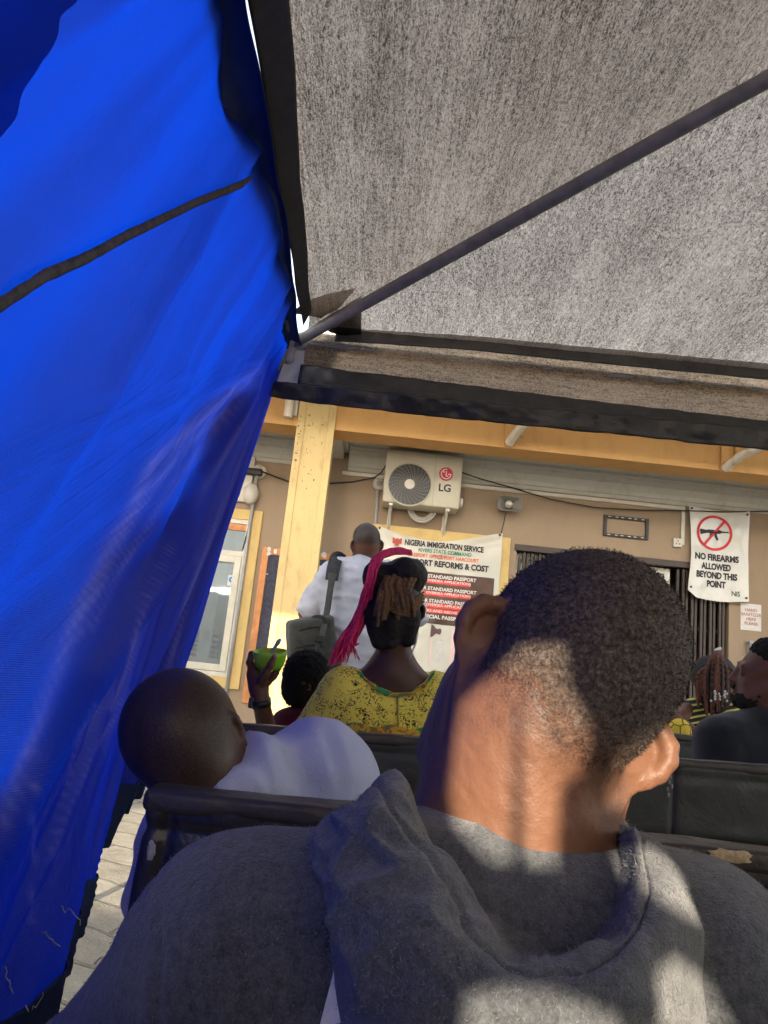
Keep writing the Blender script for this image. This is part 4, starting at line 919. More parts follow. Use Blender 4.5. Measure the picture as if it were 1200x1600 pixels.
# ============================================================ PEOPLE
def skinmat(name, col, sss=.12, rough=.42, hair=(.012, .009, .008)):
    m = NT(name); n = m.noise(9, 5, .6); base = m.mix(n, tuple(c*.82 for c in col), tuple(c*1.15 for c in col))
    st_ = m.attr('stubble'); sp = m.ramp(m.noise(520, 3, .7), [(.38, 0), (.60, 1)])
    f = m.math('MULTIPLY', m.math('MINIMUM', m.math('MULTIPLY', st_, m.math('ADD', m.math('MULTIPLY', sp, .9), m.math('MULTIPLY', st_, .8))), 1.0), .93)
    h = m.math('ADD', m.math('MULTIPLY', m.noise(340, 4, .6), .7), m.math('MULTIPLY', m.noise(60, 4, .6), 1.0))
    m.P(color=m.mix(f, base, hair), rough=rough, spec=.32, sss=sss, normal=m.bump(h, .22, .004))
    m.b.inputs['Subsurface Radius'].default_value = (1, .35, .2); m.b.inputs['Subsurface Scale'].default_value = .008
    return m.m
def fabric(name, c1, c2, rough=.9, scale=70, sheen=.25, weave=500, bs=.35):
    m = NT(name); n1_ = m.noise(scale, 5, .7); n2_ = m.noise(scale*.12, 4, .6)
    f = m.ramp(m.math('ADD', m.math('MULTIPLY', n1_, .65), m.math('MULTIPLY', n2_, .35)), [(.36, 0), (.66, 1)])
    h = m.math('ADD', m.noise(weave, 3, .6), m.math('MULTIPLY', m.noise(40, 5, .6), .8))
    return m.P(color=m.mix(f, c1, c2), rough=rough, spec=.15, sheen=sheen, normal=m.bump(h, bs, .004))
def basis(R, U):
    R = nrm(R); U = nrm(np.array(U)-R*(np.array(U)@R)); F = np.cross(U, R); return R, F, U      # F = face direction (R to its right)
def basisFU(F, U):
    F = nrm(F); U = nrm(np.array(U)-F*(np.array(U)@F)); return np.cross(F, U), F, U
def head(Mc, R, F, U, s=1.0, rr=.078, es=1.0, flare=.8, ef=-.014, er=.95, wd=.030, rim=1.0):
    E = np.array([R, F, U]); p = lambda r, f, u: Mc+s*(R*r+F*f+U*u)
    pr = [el(p(0, -.012, .045), E, s*np.array([rr, .098, .086]), .02), el(p(0, -.045, .0), E, s*np.array([.062, .055, .055]), .03),
          el(p(0, .045, -.025), E, s*np.array([.062, .058, .085]), .03), el(p(0, .068, -.088), E, s*np.array([.036, .030, .030]), .03),
          rc(p(.056, .0, -.03), p(.045, .05, -.075), s*.022, s*.02, .03), rc(p(-.056, .0, -.03), p(-.045, .05, -.075), s*.022, s*.02, .03),
          rc(p(0, .100, .012), p(0, .114, -.028), s*.009, s*.013, .014), rc(p(-.013, .106, -.032), p(.013, .106, -.032), s*.010, s*.010, .008),
          el(p(.032, .108, .008), E, s*np.array([.017, .013, .012]), .012, -1), el(p(-.032, .108, .008), E, s*np.array([.017, .013, .012]), .012, -1),
          el(p(.032, .086, .006), E, s*np.array([.013]*3), .004), el(p(-.032, .086, .006), E, s*np.array([.013]*3), .004),
          rc(p(-.036, .094, .028), p(.036, .094, .028), s*.009, s*.009, .015),
          rc(p(-.020, .100, -.058), p(.020, .100, -.058), s*.007, s*.007, .008), rc(p(-.018, .098, -.070), p(.018, .098, -.070), s*.008, s*.008, .008)]
    for sg_ in (-1, 1): pr += ear(p(sg_*rr*er, ef, .0), R*sg_, F, U, s*es, flare, .032, wd, rim)
    return pr
def ear(c, O, F, U, s=1.0, flare=.8, H=.032, Wd=.030, rim=1.0):
    a = nrm(O*math.sin(flare)-F*math.cos(flare))          # plate direction: outward and back
    nb = nrm(np.cross(a, U)); U2 = nrm(U-F*.18)
    q = lambda x, y, z=0: c+s*(a*x+U2*y+nb*z)
    pr = [el(q(.010, .002), np.array([a, U2, nb]), s*np.array([Wd*.72, .029, .0042]), .004), el(q(Wd*.16, -.003), np.array([a, U2, nb]), s*np.array([Wd*.48, .019, .0125]), .006)]
    ang = np.linspace(-.5*math.pi-.15, .5*math.pi+1.0, 12)
    pts = [q(Wd*.95*math.cos(t)*(1-.12*math.sin(t)*-1)-.004, .004+H*.92*math.sin(t)) for t in ang]
    pr += chain(pts, list(s*rim*np.linspace(.0048, .0062, 6))+list(s*rim*np.linspace(.0062, .0040, 6)), .003)
    pr += [el(q(.004, -.027), np.array([a, U2, nb]), s*np.array([.010, .011, .0055]), .006)]
    return pr
def seated_legs(t, hip, knee_y, foot_y, mat, shoe, spread=.09, kz=.50, hz=.53):
    pr = [el((hip[0], hip[1], hz), None, (.17, .13, .11), .04)]
    for s_ in (-1, 1):
        h_ = (hip[0]+s_*.085, hip[1], hz); k_ = (hip[0]+s_*(spread+.03), knee_y, kz); f_ = (hip[0]+s_*(spread+.02), foot_y, .09)
        pr += [rc(h_, k_, .082, .060, .03), rc(k_, f_, .058, .042, .03)]
        V, F = surface([rc((f_[0], f_[1]-.04, .045), (f_[0]+s_*.02, f_[1]+.16, .035), .042, .034, .02), el((f_[0], f_[1]-.01, .075), None, (.042, .06, .05), .02)], .009); V[:, 2] = np.maximum(V[:, 2], .002); obj('shoe', V, F, shoe, t)
    blob('trousers', pr, .012, mat, t, lambda V: .004*vnoise(V, 14, 9))
M['shoe'] = simple('dark_shoe', (.02, .018, .016), .5, .2)
M['jeans'] = fabric('dark_jeans', (.012, .017, .035), (.03, .04, .075))
M['slack'] = fabric('dark_trousers', (.012, .012, .014), (.028, .028, .03))
hairm = NT('short_hair'); hn = hairm.noise(260, 4, .7); 
M['hair'] = hairm.P(color=hairm.mix(hairm.math('MULTIPLY', hairm.attr('sparse'), .75), hairm.ramp(hn, [(.36, (.028, .021, .017)), (.54, (.085, .064, .051)), (.72, (.18, .138, .108))]), (.15, .070, .040)), rough=.65, spec=.25, normal=hairm.bump(hairm.noise(300, 4, .65), .9, .004))

# ------------------------------------------------------------ man in the grey hoodie
mA = thing('person', 'man in charcoal grey hoodie with cropped hair and sunlit neck filling the foreground', 'person', (at(720, 1500, .62)[0], .62, 0))
skA = skinmat('skin_brown', (.168, .078, .044), .16, .48)
eL, eR = at(742, 1010, .685), at(985, 1200, .685)
Mc = (eL+eR)/2; Rv0 = nrm(eR-eL); Mc = Mc-Rv0*.006; Rv = nrm(eR-eL); Uv = nrm(.60*RT+.80*UP); R, F, U = basis(Rv, Uv)
tl = math.radians(24); U2 = U*math.cos(tl)+F*math.sin(tl); F2 = F*math.cos(tl)-U*math.sin(tl); U, F = U2, F2
E_ = np.array([R, F, U]); hp = lambda r, f, u: Mc+R*r+F*f+U*u
nb0, nb1 = at(800, 1400, .675), hp(0, -.018, -.045)
neck = [rc(nb0, nb1, .073, .064, .03), rc(at(722, 1330, .675), hp(-.035, .0, -.03), .042, .040, .03), rc(at(885, 1350, .675), hp(.036, .0, -.03), .040, .036, .03),
        rc(at(770, 1395, .685), at(540, 1440, .70), .06, .05, .05), rc(at(850, 1405, .685), at(1030, 1470, .69), .058, .05, .04),
        rc(at(800, 1420, .71), at(760, 1560, .73), .085, .10, .05)]
skinA = head(Mc, R, F, U, 1.0, .083, 1.06, 1.22, -.022, .79, .041, 1.2)+neck
EARS = skinA[15:43]
skinA[0] = el(hp(0, -.012, .052), E_, np.array([.084, .100, .090]), .02)
def maskA(P):
    q = P-Mc; r = q@R; f = q@F; u = q@U
    line = -.016+.020*np.cos(np.clip(r, -.08, .08)*38)*-.35+.25*np.maximum(f, 0)+.010*vnoise(P, 30, 5)
    mk = sst(-.062, .034, u-line+.010+.006*vnoise(P, 90, 8)+.004*vnoise(P, 240, 9))
    mk = mk*(1-sst(.045, .075, f)*(1-sst(.05, .08, u)))
    el_ = np.minimum(np.linalg.norm(P-eL, axis=1), np.linalg.norm(P-eR, axis=1)); mk *= sst(.030, .050, el_+.15*np.maximum(u-.01, 0))*sst(.001, .012, sdf(EARS, P))
    return mk
def dispA(V):
    q = V-Mc; u = q@U+.25*(q@R); f = sum(np.exp(-((u-c+.004*vnoise(V, 25, 7))/.0016)**2) for c in (-.072, -.098, -.118)); return -.0003*f+ .0006*vnoise(V, 60, 1)+.0004*vnoise(V, 150, 2)
V, Fc = surface(skinA, .0023); N = vnormals(V, Fc); V = V+N*dispA(V)[:, None]
o = obj('body', V, Fc, skA, mA); setattr_f(o, 'stubble', np.clip(maskA(V)*1.25, 0, 1))
hs_ = skinA[:2]+[skinA[4], skinA[5]]+neck[:1]
fnH = lambda P: sdf(hs_, P)-(-.0035+.0060*sst(.15, .95, maskA(P)))
V, Fc = surface(skinA[:2]+neck[:1], .0021, fn=fnH, pad=.012); N = vnormals(V, Fc)
nz = vnoise(V, 230, 11)*.0006+vnoise(V, 420, 12)*.0005; V = V+N*nz[:, None]
hcap = obj('hair', V, Fc, M['hair'], mA)
mk = maskA(V); setattr_f(hcap, 'sparse', 1-sst(.40, .98, mk)); idx = np.flatnonzero(mk > .5); pick = rng.choice(idx, 16000); b = V[pick]+rng.normal(0, .0012, (16000, 3)); nn = nrm(np.array([0, 0, 1])); 
Nn = N[pick]+rng.normal(0, .75, (16000, 3)); Nn /= np.linalg.norm(Nn, axis=1, keepdims=True); T = np.cross(Nn, rng.normal(size=(16000, 3))); T /= np.linalg.norm(T, axis=1, keepdims=True)
L = rng.uniform(.0010, .0020, (16000, 1))*(.3+.7*mk[pick][:, None]); w = .00028
SV = np.stack([b-T*w-N[pick]*.001, b+T*w-N[pick]*.001, b+Nn*L*.6+T*w*.8+N[pick]*.0004, b+Nn*L+np.cross(T, Nn)*L*.5], 1).reshape(-1, 3)
SF = np.arange(16000*4).reshape(-1, 4); o = obj('hair_strands', SV, SF, M['hair'], hcap)
o['kind'] = 'stuff'

hood_m = NT('heather_fleece'); hn1 = hood_m.noise(150, 6, .75, sc=(1, 1, .8)); hn2 = hood_m.noise(16, 4, .6); hn3 = hood_m.noise(480, 2, .6)
hf = hood_m.ramp(hood_m.math('ADD', hood_m.math('MULTIPLY', hn1, .50), hood_m.math('ADD', hood_m.math('MULTIPLY', hn2, .22), hood_m.math('MULTIPLY', hn3, .28))), [(.36, 0), (.64, 1)])
M['hoodie'] = hood_m.P(color=hood_m.mix(hf, (.026, .029, .034), (.128, .135, .144)), rough=.95, spec=.08, sheen=.3, normal=hood_m.bump(hood_m.math('ADD', hood_m.math('MULTIPLY', hood_m.noise(650, 3, .6), .5), hood_m.math('ADD', hn1, hn2)), .55, .006))
sL, sR = at(372, 1494, .665), at(1085, 1545, .645)
hb = [rc(at(760, 1480, .66), (.10, .60, .58), .10, .13, .06), rc(at(560, 1540, .655), (-.01, .60, .60), .095, .12, .08), rc(at(900, 1560, .65), (.19, .60, .60), .095, .12, .08),
      rc(at(700, 1420, .67), sL, .055, .077, .06), rc(at(880, 1440, .665), sR, .052, .078, .06),
      rc(sL, at(118, 1775, .70), .078, .064, .05), rc(at(118, 1775, .70), (-.05, 1.0, .60), .064, .045, .04), rc(sR, at(1230, 1850, .74), .080, .066, .05), rc(at(1230, 1850, .74), (.26, 1.0, .60), .064, .045, .04),
      el((.09, .63, .56), None, (.19, .135, .12), .06)]
def foldA(V):
    d = .004*vnoise(V, 7, 3)+.0045*(1-2*np.abs(vnoise(V*np.array([1, 1, .8])+V[:, [2, 0, 1]]*.4, 8, 14)))+.0030*vnoise(V*np.array([1, 1, .5]), 17, 4)+.0012*vnoise(V, 42, 5)
    # armhole seam on the left: a fine groove
    sx_ = at(240, 1380, .62); pl = nrm(np.cross(at(245, 1380, .62)-CAM, at(250, 1590, .6)-CAM)); q = (V-CAM)@pl
    d = d+(-.0024*np.exp(-(q/.0025)**2)+.0012*np.exp(-((q-.006)/.004)**2))*(V[:, 0] < .0)*(V[:, 1] < .7)*sst(.02, -.03, V[:, 2]-at(240, 1400, .62)[2])
    return d
V, Fc = surface(hb, .0055); N = vnormals(V, Fc); V = V+N*foldA(V)[:, None]
hoodie = obj('hoodie', V, Fc, M['hoodie'], mA); hbv, hbf = V, Fc
# hood: lofted from the collar over the rim and down the back
H = [[(655, 1250, .70), (640, 1256, .70), (615, 1252, .69), (588, 1248, .670), (548, 1256, .650), (510, 1286, .650), (486, 1330, .69)],
     [(690, 1296, .642), (682, 1306, .64), (660, 1304, .605), (626, 1278, .560), (568, 1282, .540), (512, 1362, .560), (488, 1425, .63)],
     [(745, 1330, .605), (742, 1378, .60), (728, 1408, .562), (706, 1396, .527), (645, 1396, .490), (556, 1484, .510), (508, 1560, .575)],
     [(800, 1342, .588), (800, 1425, .578), (797, 1486, .54), (788, 1488, .495), (745, 1522, .462), (665, 1650, .475), (625, 1760, .53)],
     [(860, 1347, .590), (870, 1435, .578), (868, 1500, .545), (860, 1513, .490), (858, 1548, .462), (860, 1680, .47), (860, 1790, .53)],
     [(905, 1350, .600), (925, 1412, .60), (940, 1457, .555), (953, 1474, .505), (985, 1512, .480), (1025, 1610, .495), (1045, 1720, .55)],
     [(942, 1347, .62), (958, 1362, .615), (970, 1376, .582), (990, 1386, .545), (1040, 1414, .53), (1082, 1476, .545), (1110, 1566, .60)],
     [(938, 1306, .66), (950, 1302, .655), (966, 1301, .632), (986, 1300, .605), (1028, 1330, .592), (1066, 1378, .602), (1088, 1425, .65)],
     [(915, 1290, .72), (930, 1287, .72), (950, 1287, .70), (970, 1290, .685), (1000, 1306, .67), (1028, 1336, .68), (1046, 1370, .72)]]
H = np.array([[at(*p) for p in row] for row in H])
def cr(t, C):                                   # Catmull-Rom along axis 0
    n = len(C); x = t*(n-1); i = np.clip(np.floor(x).astype(int), 0, n-2); f = (x-i)[:, None, None]
    g = lambda k: C[np.clip(k, 0, n-1)]
    p0, p1, p2, p3 = g(i-1), g(i), g(i+1), g(i+2)
    return .5*((2*p1)+(-p0+p2)*f+(2*p0-5*p1+4*p2-p3)*f*f+(-p0+3*p1-3*p2+p3)*f**3)
nu, nv = 300, 190
Gd = cr(np.linspace(0, 1, nu), H); Gd = cr(np.linspace(0, 1, nv), Gd.transpose(1, 0, 2)).transpose(1, 0, 2)
uu = np.linspace(0, 1, nu)[:, None]+0*np.linspace(0, 1, nv)[None]; vv_ = 0*uu+np.linspace(0, 6, nv)[None]
N = gnormals(Gd)
for ax_ in (0, 1):
    k_ = 9; Np = np.pad(N, [(k_, k_) if a_ == ax_ else (0, 0) for a_ in range(3)], mode='edge'); N = sum(np.take(Np, np.arange(j_, j_+N.shape[ax_]), axis=ax_) for j_ in range(2*k_+1))
N /= np.linalg.norm(N, axis=-1, keepdims=True); c_ = np.sign((N[150, 120]@(CAM-Gd[150, 120]))); N *= c_
uv = np.stack([uu*9, vv_, vv_*0], -1)
d = .006*vnoise(Gd, 14, 1)+.0035*vnoise(Gd, 30, 2)+.0012*vnoise(Gd, 70, 3)
rg_ = lambda x: 1-2*np.abs(x)
ed_ = sst(.0, .09, uu)*sst(1., .94, uu)*sst(5.9, 5.0, vv_); d = d*(.3+.7*ed_); lf = sst(.42, .12, uu)*sst(2.2, 3.2, vv_)*ed_; d = d+lf*(.009*rg_(vnoise(np.stack([uu*6, vv_*1.5+uu*5, vv_*0], -1), 1, 51))+.006*rg_(vnoise(np.stack([uu*16, vv_*2.2+uu*9, vv_*0], -1), 1, 52)))
rt_ = sst(.45, .8, uu)*sst(3.2, 4.4, vv_); d = d+rt_*.007*rg_(vnoise(np.stack([uu*10-vv_*.9, vv_*.5, vv_*0], -1), 1, 53))
inn = sst(2.6, 1.2, vv_)*sst(.1, .3, uu); d = d+inn*.004*rg_(vnoise(np.stack([uu*9, vv_*.7, vv_*0], -1), 1, 54))
rimw = np.exp(-((vv_-3.15)/.28)**2)
d = d+rimw*(.0050+.0055*vnoise(np.stack([uu*15, vv_*.6, vv_*0], -1), 1, 7)+.0015*vnoise(np.stack([uu*60, vv_*1.5, vv_*0], -1), 1, 8))
d = d-.0035*np.exp(-((vv_-3.55-.12*vnoise(np.stack([uu*22, vv_*0, vv_*0], -1), 1, 9))/.05)**2)
side = sst(.35, .05, uu)+.6*sst(.75, .95, uu)
d = d+(.008*vnoise(np.stack([uu*20+vv_*.5, vv_*.45, vv_*0], -1), 1, 14)+.004*vnoise(np.stack([uu*44, vv_*.7, vv_*0], -1), 1, 15))*side*sst(1.5, 3, vv_)*ed_
d = d+.007*vnoise(np.stack([uu*8-vv_*.7, vv_*.5, vv_*0], -1), 1, 24)*sst(3.6, 4.6, vv_)
d = d-.0015*np.exp(-((uu-.50+.015*np.sin(vv_*2))/.004)**2)*sst(2.7, 1.2, vv_)
Gd = Gd+N*d[..., None]
V, Fq = gridmesh(Gd); hood = obj('hood', V, Fq, M['hoodie'], hoodie); solidify(hood, .006, -1 if c_ > 0 else 1)
# lint and loose fibres of the fleece
def lint(Vs, Fs, n, parent, name='lint'):
    Fs = np.asarray(Fs); c_ = Vs[Fs[:, :3]].mean(1); vis = (c_[:, 1] < .80) & (c_[:, 2] > .72); fi = rng.choice(np.flatnonzero(vis), n)
    w_ = rng.dirichlet((1, 1, 1), n); b = (Vs[Fs[fi, :3]]*w_[..., None]).sum(1); nn = np.cross(Vs[Fs[fi, 1]]-Vs[Fs[fi, 0]], Vs[Fs[fi, 2]]-Vs[Fs[fi, 0]]); nn /= np.linalg.norm(nn, axis=1, keepdims=True)+1e-12
    nn *= np.sign(np.sum(nn*(CAM-b), 1))[:, None]; d_ = nn*.8+rng.normal(0, .8, (n, 3)); d_ /= np.linalg.norm(d_, axis=1, keepdims=True); t_ = np.cross(d_, rng.normal(size=(n, 3))); t_ /= np.linalg.norm(t_, axis=1, keepdims=True)
    L = rng.uniform(.0012, .0034, (n, 1)); w = .00011; bend = np.cross(t_, d_)*L*.5
    o_ = obj(name, np.stack([b-t_*w, b+t_*w, b+d_*L*.6+t_*w+bend*.3, b+d_*L+bend], 1).reshape(-1, 3), np.arange(4*n).reshape(-1, 4), fabric('lint_fibre', (.10, .105, .11), (.26, .27, .28), .9), parent); o_['kind'] = 'stuff'
lint(V, Fq, 22000, hood); lint(hbv, hbf, 26000, hoodie)
# white print on the back, half covered by the hood
from mathutils.bvhtree import BVHTree
bv = BVHTree.FromPolygons(hbv.tolist(), [tuple(int(i) for i in f) for f in hbf])
def onto(px, py, bvh=bv, off=.0022):
    d_ = FW+(px-600)/FPX*RT-(py-800)/FPX*UP; h_ = bvh.ray_cast(Vector(CAM.tolist()), Vector(nrm(d_).tolist()))
    return None if h_[0] is None else np.array(h_[0])-nrm(d_)*off
def decal(name, poly, mat, parent, bvh=bv, n=7, off=.0022):
    bm = bmesh.new(); vs = [bm.verts.new((x, y, 0)) for x, y in poly]; bm.faces.new(vs)
    for _ in range(3): bmesh.ops.triangulate(bm, faces=bm.faces[:]); bmesh.ops.subdivide_edges(bm, edges=bm.edges[:], cuts=1, use_grid_fill=True)
    bmesh.ops.triangulate(bm, faces=bm.faces[:]); bm.verts.index_update()
    Vv = [onto(v.co[0], v.co[1], bvh, off) for v in bm.verts]; Ff = [[v.index for v in f.verts] for f in bm.faces]; bm.free()
    ok = [f for f in Ff if all(Vv[i] is not None for i in f)]; Vv = [v if v is not None else np.zeros(3) for v in Vv]
    return obj(name, Vv, ok, mat, parent)
wp = fabric('white_print', (.62, .62, .62), (.75, .75, .74), .7, 90)
decal('back_print', [(526, 1500), (538, 1515), (548, 1552), (572, 1578), (600, 1610), (600, 1700), (470, 1700), (500, 1600)], wp, hoodie)
decal('back_print', [(524, 1600), (545, 1596), (575, 1622), (590, 1700), (520, 1700)], M['hoodie'], hoodie, off=.0030)
seated_legs(mA, (.09, .62, 0), .93, .86, M['jeans'], M['shoe'], .09)
# ------------------------------------------------------------ man leaning his head over the bench end
mB = thing('person', 'bald man in pale blue shirt slumped with his head resting on the bench end', 'person', (at(420, 1250, 1.35)[0], 1.35, 0))
skB = skinmat('skin_dark', (.095, .050, .034), .06, .42)
Mc = at(318, 1150, 1.235); Mc = at(301, 1164, 1.235); R, F, U = basisFU(-.31*RT+.58*UP+.75*FW, -.35*RT+.66*UP-.656*FW)
hp = lambda r, f, u: Mc+R*r+F*f+U*u
pr = head(Mc, R, F, U, .98, .082); pr[0] = el(at(278, 1138, 1.225), np.array([R, F, U]), np.array([.087, .094, .088]), .02)
pr = pr[:3]+pr[6:-28]+ear(at(357, 1133, 1.225), nrm(.92*RT+.3*UP-.2*FW), FW, nrm(-.40*RT+.85*UP-.2*FW), .85, 1.3)
pr += [rc(hp(0, -.01, -.05), at(392, 1226, 1.30), .060, .058, .04)]
V, Fc = surface(pr, .0045); o = obj('body', V, Fc, skB, mB)
q = V-Mc; setattr_f(o, 'stubble', .7*sst(-.02, .05, q@U)*(1-sst(.06, .10, q@F)))
m = NT('pale_blue_shirt'); wv = m.n('ShaderNodeTexWave', {'Vector': m.co.outputs['Object'], 'Scale': 130.0, 'Distortion': .3}, bands_direction='DIAGONAL').outputs[1]
M['shirt'] = m.P(color=m.mix(wv, (.34, .36, .53), (.45, .47, .62)), rough=.75, spec=.2, sheen=.1, normal=m.bump(m.math('ADD', m.noise(22, 5, .6), m.math('MULTIPLY', m.noise(400, 2), .2)), .3, .012))
pr = [rc(at(430, 1262, 1.34), (-.02, 1.42, .60), .085, .13, .05), rc(at(498, 1215, 1.36), at(400, 1255, 1.34), .070, .060, .06), rc(at(508, 1212, 1.37), at(570, 1290, 1.46), .068, .060, .05), rc(at(570, 1290, 1.46), (.10, 1.62, .62), .058, .042, .04),
      rc(at(300, 1275, 1.33), at(400, 1270, 1.35), .055, .07, .05), rc(at(280, 1290, 1.33), at(243, 1400, 1.36), .060, .05, .04), rc(at(243, 1400, 1.36), (-.16, 1.62, .60), .05, .04, .03), el((-.03, 1.45, .58), None, (.17, .14, .13), .06), rc(at(412, 1196, 1.27), at(500, 1204, 1.36), .046, .072, .04), rc(at(346, 1240, 1.185), at(425, 1212, 1.27), .020, .040, .02), rc(at(380, 1232, 1.28), at(420, 1215, 1.30), .036, .05, .03), rc(at(352, 1245, 1.255), at(398, 1208, 1.275), .028, .044, .03)]
def foldB(V): return .005*vnoise(V, 11, 3)+.010*(1-np.abs(vnoise(V*np.array([1.5, .8, .8])+V[:, [2, 0, 1]]*.7, 9, 8))*2)+.003*vnoise(V*np.array([1.6, 1, .6]), 24, 4)+.001*vnoise(V, 60, 4)
V, Fc = surface(pr, .0065); N = vnormals(V, Fc); V = V+N*foldB(V)[:, None]; sh = obj('shirt', V, Fc, M['shirt'], mB)
bv2 = BVHTree.FromPolygons([v.co[:] for v in sh.data.vertices], [tuple(p.vertices) for p in sh.data.polygons])
cl_ = [(346, 1228), (356, 1212), (368, 1196), (380, 1180), (390, 1166), (398, 1156)]; tp = []
for i in range(50):
    x_ = i/49*5; k = min(int(x_), 4); f = x_-k; cx_ = cl_[k][0]*(1-f)+cl_[k+1][0]*f; cy_ = cl_[k][1]*(1-f)+cl_[k+1][1]*f; row = []
    for w_ in np.linspace(0, 1, 7):
        p_ = onto(cx_+3+w_*24, cy_+6+w_*16, bv2, .004+.007*math.sin(math.pi*min(1, w_*1.15))**.5); row.append(p_)
    if all(p_ is not None for p_ in row): tp.append(row)
if len(tp) > 4: V, Fq = gridmesh(np.array(tp)); solidify(obj('collar', V, Fq, M['shirt'], sh), .003, 0)
for pl_ in ([(525, 1158), (528, 1180), (530, 1205), (526, 1232)],):
    pp_ = [onto(x_, y_, bv2, .0015) for x_, y_ in pl_]; pp_ = [p for p in pp_ if p is not None]
    if len(pp_) > 1: MB().tube(pp_, .0022, 6).build('sleeve_seam', M['shirt'], sh, True)
seated_legs(mB, (-.02, 1.50, 0), 1.88, 1.85, M['slack'], M['shoe'])

# ------------------------------------------------------------ woman in yellow lace
wY = thing('person', 'woman in yellow lace blouse with black updo and long pink braids, seen from behind', 'person', (at(590, 1100, 2.5)[0], 2.5, 0))
skC = skinmat('skin_deep', (.085, .040, .025), .08, .42)
Mc = at(618, 955, 2.52); R, F, U = basis(RT*.98+FW*.12-UP*.05, UP+.05*RT)
pr = head(Mc, R, F, U, .97)
cb = at(612, 1075, 2.5)
pr += [rc(Mc-U*.05-F*.01, at(614, 1055, 2.50), .052, .056, .03), rc(at(614, 1050, 2.495), at(545, 1086, 2.5), .050, .060, .06), rc(at(614, 1050, 2.495), at(672, 1092, 2.5), .050, .060, .06), el(at(608, 1115, 2.5), None, (.15, .068, .085), .06)]
V, Fc = surface(pr, .006); o = obj('body', V, Fc, skC, wY); setattr_f(o, 'stubble', .9*sst(-.02, .02, (V-Mc)@U)*(1-sst(.04, .07, (V-Mc)@F)))
m = NT('yellow_lace'); co = m.co.outputs['Object']
v1 = m.n('ShaderNodeTexVoronoi', {'Vector': m.n('ShaderNodeMix', {0: .12, 4: co, 5: m.n('ShaderNodeTexNoise', {'Vector': co, 'Scale': 22.0}).outputs[1]}, data_type='VECTOR').outputs[1], 'Scale': 50.0}, feature='DISTANCE_TO_EDGE').outputs[0]
e1 = m.ramp(v1, [(.035, 1), (.075, 0)]); gate = m.ramp(m.noise(24, 4, .7), [(.47, 0), (.55, 1)]); dots = m.ramp(m.n('ShaderNodeTexVoronoi', {'Vector': co, 'Scale': 125.0}).outputs[0], [(.24, 1), (.36, 0)]); gate2 = m.ramp(m.noise(18, 3, .6), [(.50, 0), (.58, 1)])
f = m.math('MINIMUM', m.math('ADD', m.math('MULTIPLY', e1, gate), m.math('MULTIPLY', dots, gate2)), 1.0)
yl = m.mix(m.noise(70, 4, .7), (.82, .64, .055), (.95, .82, .15))
M['lace'] = m.P(color=m.mix(f, yl, (.028, .016, .006)), rough=.8, spec=.2, sheen=.2, normal=m.bump(m.math('SUBTRACT', m.noise(90, 4), f), .5, .006))
pr = [el(at(605, 1160, 2.5), None, (.19, .115, .16), .05), rc(at(540, 1080, 2.5), at(494, 1150, 2.5), .082, .076, .05), rc(at(682, 1090, 2.5), at(720, 1160, 2.5), .082, .074, .05), rc(at(560, 1118, 2.49), at(660, 1121, 2.49), .098, .098, .05), el((.02, 2.52, .66), None, (.17, .12, .22), .05)]
nk = [(528, 1032), (552, 1035), (570, 1052), (592, 1072), (614, 1081), (640, 1079), (664, 1066), (678, 1046), (696, 1036)]
def laceF(P):
    D = sdf(pr, P)
    vv = P-CAM; zz = vv@FW; X_ = 600+FPX*(vv@RT)/zz; Y_ = 800-FPX*(vv@UP)/zz
    lim = np.interp(X_, [p[0] for p in nk], [p[1] for p in nk]); cut = (lim-Y_)/FPX*zz
    return np.where((P[:, 1] < 2.62), np.maximum(D, cut), D)
V, Fc = surface(pr, .006, fn=laceF); N = vnormals(V, Fc); V = V+N*(.004*vnoise(V, 12, 2)+.0015*vnoise(V, 40, 3))[:, None]
bl = obj('blouse', V, Fc, M['lace'], wY); bv3 = BVHTree.FromPolygons(V.tolist(), [tuple(int(i) for i in f_) for f_ in Fc])
m = NT('ankara_trim'); kk = m.ramp(m.noise(26, 2, .5, dist=.8), [(.40, (.02, .26, .09)), (.47, (.02, .26, .09)), (.49, (.66, .42, .03)), (.57, (.66, .42, .03)), (.59, (.55, .13, .03)), (.7, (.03, .22, .07))]); M['trim'] = m.P(color=kk, rough=.75)
tp = []
for i in range(70):
    x_ = 561+(679-561)*i/69; y_ = np.interp(x_, [p[0] for p in nk], [p[1] for p in nk])
    row = []
    for w_ in np.linspace(0, 7, 4):
        p_ = onto(x_, y_+1.5+w_, bv3, .010); row.append(p_ if p_ is not None else (row[-1] if row else at(x_, y_+w_, 2.42)))
    tp.append(row)
V, Fq = gridmesh(np.array(tp)); obj('neck_trim', V, Fq, M['trim'], bl)
tp = []
for i in range(80):
    x_ = 488+(706-488)*i/79; row = []
    for w_ in np.linspace(0, 40, 8):
        p_ = onto(x_, 1128+(x_-488)*.055+3*math.sin(x_*.11)+w_, bv3, .005); row.append(p_ if p_ is not None else (row[-1] if row else at(x_, 1128+w_, 2.42)))
    tp.append(row)
V, Fq = gridmesh(np.array(tp)); obj('waist_band', V, Fq, M['trim'], bl)
z_ = [onto(622+.05*k, 1084+k*4, bv3, .004) for k in range(14)]; z_ = [p for p in z_ if p is not None]
MB().tube(z_, .0035, 6).build('zip', simple('yellow_zip', (.42, .33, .05), .6), bl)
blackhair = NT('braided_black_hair'); wv = blackhair.noise(55, 5, .7, dist=1.5)
M['bhair'] = blackhair.P(color=blackhair.mix(wv, (.006, .005, .005), (.022, .017, .015)), rough=.6, spec=.3, normal=blackhair.bump(wv, .8, .008))
